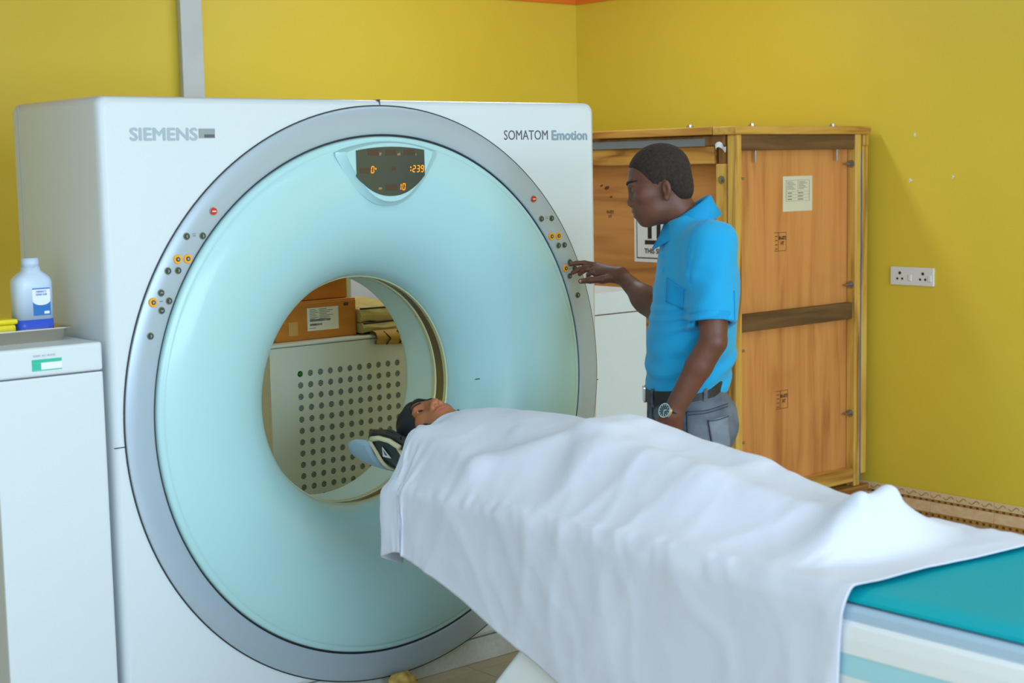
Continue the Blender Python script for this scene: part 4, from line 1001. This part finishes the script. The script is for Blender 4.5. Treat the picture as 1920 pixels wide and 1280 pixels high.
for step in range(150):
    Vv[..., 2] -= 9.8*dt; Vv *= .955; Q = P.copy(); P = P+Vv*dt
    for it in range(11):
        
        for sa_, sb_, st_ in BT_: con(P, sa_, sb_, st_)
        if it % 3 == 2 or it == 10:
            x, y, z = P[..., 0], P[..., 1], P[..., 2]; H = hsamp(x, y)
            inside = (np.abs(x) < XW) & (y < TY1+.03) & (z < .752)
            side = inside & ((XW-np.abs(x)) < np.maximum(.752-z, 0)*1.0+.0)
            P[..., 0] = np.where(side, np.sign(x)*XW, x)
            topc = (z < H) & ~side; P[..., 2] = np.where(topc, H, z)
            P[..., :2] = np.where(topc[..., None], Q[..., :2]+(P[..., :2]-Q[..., :2])*.12, P[..., :2])
    Vv = (P-Q)/dt
# fine creases of the crumpled cotton, on top of the simulated drape
TA = np.gradient(P, axis=0); TL = np.gradient(P, axis=1); NN = np.cross(TA, TL); NN /= np.linalg.norm(NN, axis=-1, keepdims=True)+1e-9
def ridge(i, j, f1, f2, ang, seed):
    u = A_[i, j]*1.35*math.cos(ang)+L_[i, j]*1.7*math.sin(ang); v = -A_[i, j]*1.35*math.sin(ang)+L_[i, j]*1.7*math.cos(ang)
    n_ = mnoise.noise(Vector((u*f1+seed, v*f2, seed*1.7))); return max(0., 1-abs(n_)*3.2)**2
dsp = np.zeros((NI, NJ))
for i in range(NI):
    for j in range(NJ):
        m1 = .5+.5*mnoise.noise(Vector((A_[i, j]*3, L_[i, j]*3, 5.)))
        dsp[i, j] = .0075*m1*ridge(i, j, 1.6, 6.5, .25, 3.1)+.0065*(1-m1)*ridge(i, j, 1.4, 6., -.75, 9.4)+.0040*ridge(i, j, 5., 7., .9, 17.)*m1+.004*mnoise.noise(Vector((A_[i, j]*9, L_[i, j]*9, 2.)))
sgn = np.sign(NN[NI//2, NJ//2, 2]); P = P+NN*sgn*dsp[..., None]
SHEET_P = P.copy()
mb = MB(); mb.grid(P[::-1]); so = mb.build('bed_sheet', 'sheet', None, True)
md = so.modifiers.new('sub', 'SUBSURF'); md.levels = 1; md.render_levels = 1
md = so.modifiers.new('sol', 'SOLIDIFY'); md.thickness = .0018; md.offset = 1
tag(so, 'crumpled white bed sheet draped over the person lying on the table', 'bed sheet')
# ------------------------------------------------------------------ standing person
MO = at(1290, 735, 4.55); MO[2] = 0.
MF = np.array((-math.cos(YAW), math.sin(YAW), 0.)); ML = np.array((-MF[1], MF[0], 0.)); MR3 = np.stack([MF, ML, (0, 0, 1.)], 1)
def l2w(P): return np.asarray(P, float)@MR3.T+MO
def w2l(P): return (np.asarray(P, float)-MO)@MR3
def px2l(u, v, ylat):
    c = w2l(CAM); d = raydir(u, v)@MR3; return c+d*((ylat-c[1])/d[1])
man = thing('person', tuple(MO), 'person in a bright blue polo shirt and grey jeans pressing a scanner button', 'person')
# --- head
HMt = rotm(0, 0, math.radians(-3))@rotm(0, math.radians(15), 0); HK = .955
ear = px2l(1250, 354, .078); HT0 = ear-HMt@np.array((-.015, .078, -.021))*HK
neck_l = np.array((-.020, 0, 1.38)); nkc = HMt.T@(neck_l-HT0)/HK
MH = head_sdf(nkc, .048, lid=.0010, lid_z=-.008, broad=1.18, nose=.010)
V1, F1 = MH.mesh((-.16, -.12, -.26), (.135, .12, .13), .0022); V1l = (V1*HK)@HMt.T+HT0
lip1 = lipmask(V1, F1)
# --- arms (local coordinates)
shR = np.array((-.035, -.175, 1.355)); elR = w2l(at(1244, 594, 4.80)); wrR = w2l(at(1165, 517, 4.965))
shL = np.array((-.055, .175, 1.355)); elL = px2l(1337, 640, .235); wrL = px2l(1259, 776, .215)
AR = SDF(); AR.cap(shR, elR, .052, .040, k=.02); AR.cap(elR, elR+(wrR-elR)*.45, .040, .037, k=.02); AR.cap(elR+(wrR-elR)*.4, wrR, .037, .0225, k=.03)
def W(u, v, d): return w2l(at(u, v, d))
kn = [W(1119, 497, 5.055), W(1117, 502, 5.035), W(1117, 508, 5.018), W(1119, 514, 5.00)]
for i, kp in enumerate(kn):
    AR.cap(wrR+(np.array(kp)-wrR)*.05, kp, .016, .0110, k=.022)
fing = [[(1119, 497, 5.055), (1096, 493, 5.066), (1082, 493, 5.066), (1070, 495, 5.060)],
        [(1117, 502, 5.035), (1097, 501, 5.05), (1084, 506, 5.058), (1074, 511, 5.060)],
        [(1117, 508, 5.018), (1101, 505, 5.02), (1092, 509, 5.03), (1087, 514, 5.035)],
        [(1119, 514, 5.00), (1109, 511, 4.995), (1103, 515, 5.00), (1102, 520, 5.01)]]
for f, r in zip(fing, (.0086, .0088, .0085, .0076)):
    q = [W(*p) for p in f]
    for k_ in range(3): AR.cap(q[k_], q[k_+1], r*(1.06-.08*k_), r*(.98-.09*k_), k=.004)
th_ = [W(1150, 520, 4.97), W(1130, 524, 4.955), W(1107, 525, 4.955), (W(1089, 527, 4.962))]
for k_, (ra, rb) in enumerate(((.017, .0125), (.0115, .010), (.010, .0085))): AR.cap(th_[k_], th_[k_+1], ra, rb, k=.008)
lo = np.minimum.reduce([shR, elR, wrR]+[W(*p) for f in fing for p in f])-.06; hi = np.maximum.reduce([shR, elR, wrR]+[W(*p) for f in fing for p in f])+.06
V2, F2 = AR.mesh(lo, hi, .0026)
AL = SDF(); AL.cap(shL, elL, .052, .0385, k=.02); AL.cap(elL, elL+(wrL-elL)*.35, .0385, .038, k=.008); AL.cap(elL+(wrL-elL)*.33, wrL, .038, .0265, k=.008)
dh = (wrL-elL)/np.linalg.norm(wrL-elL); hd_ = np.array((dh[0]*.35-.1, dh[1]-.1, dh[2])); hd_ /= np.linalg.norm(hd_)
lat = np.array((1., 0, .1)); lat -= hd_*(lat@hd_); lat /= np.linalg.norm(lat); nrm = np.cross(hd_, lat)
for i in range(4):
    kp = wrL+hd_*.088+lat*(.030-.020*i); AL.cap(wrL+lat*(.012-.008*i), kp, .017, .0125, k=.02)
    L_f = (.042, .046, .043, .034)[i]; p1 = kp+hd_*L_f; p2 = p1+(hd_*.8-np.array((0, .35, 0)))*L_f*.65; p3 = p2+(hd_*.5-np.array((0, .6, 0)))*L_f*.5
    for a_, b_, ra, rb in ((kp, p1, .0100, .0092), (p1, p2, .0092, .0084), (p2, p3, .0084, .0072)): AL.cap(a_, b_, ra, rb, k=.004)
tp = [wrL+hd_*.02+lat*.020, wrL+hd_*.055+lat*.046, wrL+hd_*.085+lat*.056, wrL+hd_*.108+lat*.052]
for k_, (ra, rb) in enumerate(((.016, .0125), (.0115, .010), (.010, .0085))): AL.cap(tp[k_], tp[k_+1], ra, rb, k=.008)
allp = np.array([shL, elL, wrL, wrL+hd_*.23, wrL+hd_*.2-np.array((0, .06, 0)), wrL+hd_*.1+lat*.06]); V3, F3 = AL.mesh(allp.min(0)-.07, allp.max(0)+.07, .0028)
# --- torso and legs (all under the clothes)
TB = SDF(); TB.stack([(.93, .004, 0, .088, .135), (1.02, -.006, 0, .10, .14), (1.12, -.014, 0, .10, .145), (1.22, -.026, 0, .10, .155), (1.31, -.028, 0, .092, .155), (1.35, -.022, 0, .07, .13), (1.40, -.012, 0, .048, .055)])
TB.ell((-.015, 0, .87), (.095, .135, .10), k=.04)
hipz = .84
for q in (-1, 1):
    TB.cap((-.01, q*.08, hipz), (.015, q*.09, .47), .075, .05, k=.03); TB.cap((.015, q*.09, .47), (-.01, q*.095, .09), .05, .036, k=.03)
    TB.cap((-.01, q*.095, .06), (.12, q*.105, .035), .034, .025, k=.03)
V4, F4 = TB.mesh((-.2, -.26, 0), (.2, .26, 1.46), .01)
Vs = [V1l, V2, V3, V4]; Fs = [F1, F2, F3, F4]; n = 0; Fo = []
for v, f in zip(Vs, Fs): Fo.append(f+n); n += len(v)
mi = np.concatenate([lip1]+[np.zeros(len(f), np.int32) for f in Fs[1:]])
mk('body', l2w(np.vstack(Vs)), np.vstack(Fo), ['skin_dark', 'lip_dark'], man, True, mi)
HM3 = MR3@HMt; HT3 = l2w(HT0)
eyeballs(MH, HM3, HT3, HK, man, (1, 0, -.5), .0112); brows(MH, HM3, HT3, HK, man, .0034)
# --- hair
HR = SDF(); HR.ell((-.0105, 0, .0325), (.0955, .0775, .0858)); HR.ell((-.050, 0, -.030), (.049, .056, .052), k=.03)
zx = np.array([-.13, -.09, -.05, -.030, -.020, .0, .006, .014, .026, .044, .062, .085]); zl = np.array([-.085, -.082, -.066, -.030, .003, .004, -.010, -.010, .012, .046, .064, .072])
HR.add(lambda x, y, z: (np.interp(x-.10*np.abs(y)*0, zx, zl)-z)*.6+0*y, (-1, -1, -1), (1, 1, 1), .004, 'i')
HR.add(lambda x, y, z: .0006*np.sin(260*x+40*y)*np.sin(250*z)*np.sin(240*y), (-1, -1, -1), (1, 1, 1), 0, 'a')
V, F = HR.mesh((-.13, -.10, -.12), (.11, .10, .14), .0024); mk('hair', l2w((V*HK)@HMt.T+HT0), F, 'hair_black', man, True)
# --- polo shirt
def sleeve(s, sh, el, t, r0, r1, k):
    sh = np.array(sh); el = np.array(el); d = (el-sh)/np.linalg.norm(el-sh); e = sh+(el-sh)*t; tmp = SDF(); tmp.cap(sh, e+d*.06, r0, r1)
    f0, lo, hi, _, _ = tmp.P[0]
    s.add(lambda x, y, z: np.maximum(f0(x, y, z), (x-e[0])*d[0]+(y-e[1])*d[1]+(z-e[2])*d[2]), lo, hi, k); return e, d
TS = [(.912, .006, 0, .1165, .158), (.965, .000, 0, .1215, .163), (1.03, -.009, 0, .129, .166), (1.10, -.014, 0, .129, .170), (1.20, -.026, 0, .123, .178), (1.29, -.028, 0, .114, .180), (1.35, -.022, 0, .096, .158), (1.39, -.016, 0, .080, .118), (1.43, -.008, 0, .066, .075), (1.455, -.004, 0, .060, .062)]
S = SDF(); S.stack(TS, n=2.2)
eL, dL = sleeve(S, (-.050, .165, 1.345), elL+np.array((0.0, 0, 0)), .80, .076, .061, .05); eR, dR = sleeve(S, (-.040, -.165, 1.345), elR, .74, .074, .058, .05)
def folds(x, y, z):
    a = np.exp(-((z-.99)/.06)**2)*.0045*np.sin(95*z+38*x+20*y)
    b = np.exp(-((z-1.12)/.12)**2-((x-.02)/.10)**2)*.0040*np.sin(42*(z-1.1)+55*x+8*np.sin(22*z))
    c = np.exp(-(((x-.015)/.05)**2+((z-1.25)/.09)**2))*.0050*np.sin(70*(x*.8+z*.6))
    e = np.exp(-((x+.11)/.06)**2)*.0035*np.sin(60*x+26*z)
    return a+b+c+e
S.add(folds, (-1, -1, -1), (1, 1, 2), 0, 'a')
for e_, d_, r in ((eL, dL, .051), (eR, dR, .049)): S.cap(e_-d_*.045, e_+d_*.08, r*.92, r, k=.004, op='s')
S.add(lambda x, y, z: z-(1.436-.42*x)+0*y, (-1, -1, -1), (1, 1, 2), .006, 'i')
S.cap((0, 0, 1.41), (.02, 0, 1.55), .052, .06, k=.004, op='s')
V, F = S.mesh((-.24, -.38, .92), (.20, .36, 1.47), .0042); shirt = mk('polo_shirt', l2w(V), F, 'shirt_blue', man, True)
def ringband(name, c, d, r, w, m, par, th=.003):
    c = np.array(c); d = np.array(d)/np.linalg.norm(d); a = np.array((1., 0, 0)); e1 = a-d*(a@d); e1 /= np.linalg.norm(e1); e2 = np.cross(d, e1); t = np.arange(40)*2*PI/40
    cc = np.cos(t)[:, None]*e1+np.sin(t)[:, None]*e2
    V, F = loopgrid([c+cc*(r-.004), c+cc*(r+th), c-d*w+cc*(r+th+.0012), c-d*w+cc*(r-.004)]); return mk(name, l2w(V), F, m, par, False)
ringband('sleeve_cuff', eL+dL*.001, dL, .0612, .024, 'shirt_trim', shirt); ringband('sleeve_cuff', eR+dR*.001, dR, .0582, .024, 'shirt_trim', shirt)
# collar
nc, t = np.array((-.002, 0.)), np.linspace(.16, 2*PI-.16, 56); rows = []
for (k_, dz, dr) in ((0, -.045, .004), (1, -.006, .0), (2, .004, .003), (3, .002, .009), (4, -.022, .020), (5, -.050, .039)):
    P_ = []
    for q in t:
        front = max(0, math.cos(q)); zt = 1.440-.040*math.cos(q)-.004*front; fl_ = 1+.30*front**3
        r_x, r_y = .059+dr*(1.0+.12*front), .058+dr*1.25
        P_.append((nc[0]+r_x*math.cos(q)-.012*math.cos(q)*0, r_y*math.sin(q), zt+dz*fl_))
    rows.append(P_)
mb = MB(); mb.grid(l2w(np.array(rows).reshape(-1, 3)).reshape(len(rows), len(t), 3)); co = mb.build('collar', 'shirt_trim', shirt, True)
md = co.modifiers.new('sol', 'SOLIDIFY'); md.thickness = .003; md.offset = 0
# --- jeans
J = SDF(); J.stack([(.78, -.004, 0, .122, .162), (.83, -.006, 0, .124, .164), (.88, -.002, 0, .120, .160), (.91, .004, 0, .114, .155), (.938, .006, 0, .110, .152)], n=2.3, k=.03)
for q in (-1, 1):
    J.ell((-.066, q*.07, .83), (.066, .078, .085), k=.04)
    J.cap((-.005, q*.082, .79), (.02, q*.092, .47), .092, .068, k=.05); J.cap((.02, q*.092, .47), (-.01, q*.096, .06), .068, .060, k=.04)
J.add(lambda x, y, z: .0022*np.sin(60*z+30*x+25*y)*np.exp(-((z-.80)/.09)**2)+.0018*np.sin(40*x+90*z), (-1, -1, -1), (1, 1, 1), 0, 'a')
V, F = J.mesh((-.2, -.24, .05), (.2, .24, .975), .0055); jeans = mk('jeans', l2w(V), F, 'denim', man, True)
def hit(s, u, v, d0=4.1, off=.002, depth_=0):
    u = np.asarray(u, float); v = np.asarray(v, float); D_ = (FW+((u-960)/F_PX)[..., None]*RT-((v-640)/F_PX)[..., None]*UP)@MR3; c = w2l(CAM); dep = np.full(u.shape, d0); ln = np.linalg.norm(D_, axis=-1)
    for _ in range(160):
        p = c+D_*dep[..., None]; d = s.eval(p[..., 0], p[..., 1], p[..., 2]); dep = dep+np.clip(d, -.02, .05)*.7/ln
    bad = (np.abs(d) > .004) | (dep > 5.)
    if bad.any() and depth_ < 12:
        return hit(s, np.where(bad, u*.88+np.median(u)*.12, u), np.where(bad, v*.97+np.median(v)*.03, v), d0, off, depth_+1)
    e = 1e-3; p = c+D_*dep[..., None]; x, y, z = p[..., 0], p[..., 1], p[..., 2]; d0_ = s.eval(x, y, z)
    g = np.stack([s.eval(x+e, y, z)-d0_, s.eval(x, y+e, z)-d0_, s.eval(x, y, z+e)-d0_], -1); g /= np.linalg.norm(g, axis=-1, keepdims=True)+1e-9
    return l2w((p+g*off).reshape(-1, 3)).reshape(p.shape)
def patch(name, s, quad, m, par, nu=10, nv=10, off=.0025):
    q = np.array(quad, float); a, b = np.meshgrid(np.linspace(0, 1, nu), np.linspace(0, 1, nv), indexing='ij'); a = a[..., None]; b = b[..., None]
    uv = q[0]*(1-a)*(1-b)+q[1]*a*(1-b)+q[2]*a*b+q[3]*(1-a)*b; mb = MB(); mb.grid(hit(s, uv[..., 0], uv[..., 1], off=off)); o = mb.build(name, m, par, True)
    md = o.modifiers.new('s', 'SOLIDIFY'); md.thickness = .003; md.offset = 0; return o
def stitch(name, s, pts, m, par, r=.0014, off=.0015):
    P_ = catmull(np.array(pts, float), 6); mb = MB(); Q_ = hit(s, P_[:, 0], P_[:, 1], off=off); L_ = w2l(Q_); L_ = L_[np.abs(s.eval(L_[:, 0], L_[:, 1], L_[:, 2])-off) < .003]; J_ = [L_[0]]
    for p in L_[1:]:
        if .0005 < np.linalg.norm(p-J_[-1]) < .03: J_.append(p)
    mb.tube(l2w(np.array(J_)), r, 5); return mb.build(name, m, par, True)
pk = patch('back_pocket', J, ((1327, 788), (1364, 779), (1369, 856), (1342, 868)), 'denim_patch', jeans)
stitch('seam_line', J, ((1327, 788), (1333, 825), (1342, 868), (1356, 866), (1369, 856)), 'denim_seam', jeans, off=.004)
stitch('seam_line', J, ((1327, 790), (1345, 787), (1364, 780)), 'denim_seam', jeans, off=.0045)
stitch('seam_line', J, ((1289, 772), (1325, 769), (1364, 757)), 'denim_seam', jeans); stitch('seam_line', J, ((1289, 778), (1325, 774), (1364, 762)), 'denim_seam', jeans)
stitch('seam_line', J, ((1288, 772), (1289, 800), (1291, 840), (1292, 870)), 'denim_seam', jeans, .002)
stitch('pocket_opening', J, ((1226, 752), (1224, 775), (1228, 788), (1238, 795)), 'denim_seam', jeans, .0028)
pkc = patch('chest_pocket', S, ((1251, 520), (1283, 541), (1281, 580), (1250, 566)), 'shirt_trim', shirt, off=.0012)
stitch('pocket_hem', S, ((1252, 526), (1268, 536), (1286, 541)), 'shirt_trim', shirt, .0018)
stitch('side_seam', S, ((1376, 545), (1377, 600), (1372, 650), (1360, 690)), 'shirt_trim', shirt, .0012)
stitch('armhole_seam', S, ((1326, 412), (1300, 440), (1292, 480), (1294, 530)), 'shirt_trim', shirt, .0010)
mb = MB()
for v_ in (480, 505): p = hit(S, np.array([1243.]), np.array([float(v_)]), off=.002)[0]; MB().cyl(p, p+(CAM-p)/np.linalg.norm(CAM-p)*.003, .005, n=10).build('button', 'shirt_trim', shirt)
# --- belt
def beltloop(off, z0, z1, n=72):
    out = []
    for dz in (z0, z1):
        P_ = []
        for q in np.arange(n)*2*PI/n:
            c_, s_ = math.cos(q), math.sin(q); k_ = (abs(c_)**2.3+abs(s_)**2.3)**(-1/2.3); x = .008+(.112+off)*c_*k_; y = (.1545+off)*s_*k_; P_.append((x, y, .926-.15*x+dz))
        out.append(np.array(P_))
    return out
a0, a1 = beltloop(.006, -.019, .019); b0, b1 = beltloop(.0, -.019, .019)
V, F = loopgrid([b0, a0, a1, b1]); belt = mk('belt', l2w(V), F, 'belt_black', man)
bxp = np.array((.008+.118, 0, .926-.15*.126)); mb = MB()
mb.box((bxp[0]-.002, -.024, bxp[2]-.022), (bxp[0]+.007, .024, bxp[2]+.022), .003, 2); mb.V = [tuple(v) for v in l2w(np.array(mb.V))]; mb.build('buckle', 'chrome', belt)
for q in (.55, 1.25, 1.9, 2.6, -1.2, -2.2):
    c_, s_ = math.cos(q), math.sin(q); k_ = (abs(c_)**2.3+abs(s_)**2.3)**(-1/2.3); x = .008+.1195*c_*k_; y = .162*s_*k_; z = .926-.15*x
    tgt = np.array((-s_*1.1, c_, 0)); tgt /= np.linalg.norm(tgt); nn = np.array((tgt[1], -tgt[0], 0)); P_ = []
    for zz in np.linspace(-.028, .027, 5):
        o_ = .002-.005*(abs(zz)/.028)**4; P_.append([np.array((x, y, z+zz))+nn*o_-tgt*.006, np.array((x, y, z+zz))+nn*(o_+.002)+tgt*0, np.array((x, y, z+zz))+nn*o_+tgt*.006])
    mb = MB(); mb.grid(l2w(np.array(P_).reshape(-1, 3)).reshape(5, 3, 3)); o = mb.build('belt_loop', 'denim', jeans); md = o.modifiers.new('s', 'SOLIDIFY'); md.thickness = .003
# --- wrist watch
wc = wrL-dh*.004; wx = np.cross(dh, (0, 1, 0)); wx /= np.linalg.norm(wx)

V, F = None, None
e1 = np.array((0, 1., 0)); e1 -= dh*(e1@dh); e1 /= np.linalg.norm(e1); e2 = np.cross(dh, e1); tt = np.arange(32)*2*PI/32; cc = np.cos(tt)[:, None]*e1+np.sin(tt)[:, None]*e2
V, F = loopgrid([wc-dh*.010+cc*.026, wc-dh*.010+cc*.0295, wc+dh*.010+cc*.0290, wc+dh*.010+cc*.0255]); watch = mk('wristwatch', l2w(V), F, 'strap_black', man)
toc = w2l(CAM)-wc; toc /= np.linalg.norm(toc); fdir = toc*.8+np.array((.9, 0, .0)); fdir -= dh*(fdir@dh); fdir /= np.linalg.norm(fdir)
mb = MB(); fc = wc+fdir*.027; mb.cyl(fc, fc+fdir*.009, .0215, .0205, 28); mb.V = [tuple(v) for v in l2w(np.array(mb.V))]; mb.build('case', 'chrome', watch)
mb = MB(); mb.cyl(fc+fdir*.0085, fc+fdir*.0098, .0178, n=28); mb.V = [tuple(v) for v in l2w(np.array(mb.V))]; mb.build('dial', 'watch_face', watch)
mb = MB(); f3 = fc+fdir*.0101; v1 = dh; v2 = np.cross(fdir, dh)
for (a_, L_h) in ((.5, .012), (2.2, .009)):
    dd = v1*math.cos(a_)+v2*math.sin(a_); pp_ = np.cross(fdir, dd)*.0008; mb.add([f3-pp_, f3+pp_, f3+dd*L_h+pp_, f3+dd*L_h-pp_], [(0, 1, 2, 3)])
for q in range(12):
    dd = v1*math.cos(q*PI/6)+v2*math.sin(q*PI/6); pp_ = np.cross(fdir, dd)*.0007; mb.add([f3+dd*.0135-pp_, f3+dd*.0135+pp_, f3+dd*.0165+pp_, f3+dd*.0165-pp_], [(0, 1, 2, 3)])
mb.V = [tuple(v) for v in l2w(np.array(mb.V))]; mb.build('hands_and_marks', 'label_white', watch)
# --- thumbnail of the pressing hand
tn = th_[3]+(w2l(CAM)-th_[3])/np.linalg.norm(w2l(CAM)-th_[3])*.0072
bb = bmesh.new(); bmesh.ops.create_uvsphere(bb, u_segments=10, v_segments=6, radius=1); bb.verts.index_update()
mk('thumbnail', l2w(np.array([tn+np.array((v.co.x*.006, v.co.y*.0018, v.co.z*.005)) for v in bb.verts])), [[v.index for v in f.verts] for f in bb.faces], 'nail', man, True); bb.free()
# --- shoes
for q in (-1, 1):
    SH = SDF(); SH.cap((-.045, q*.096, .040), (.10, q*.106, .036), .040, .036, k=.02); SH.ell((.13, q*.108, .034), (.06, .042, .034), k=.03); SH.cap((-.02, q*.096, .05), (-.015, q*.096, .10), .045, .046, k=.03)
    SH.add(lambda x, y, z: 0.001-z+0*x+0*y, (-1, -1, -1), (1, 1, 1), .004, 'i')
    V, F = SH.mesh((-.12, q*.1-.08, -.01), (.22, q*.1+.08, .16), .006); mk('shoe', l2w(V), F, 'shoe', man, True)
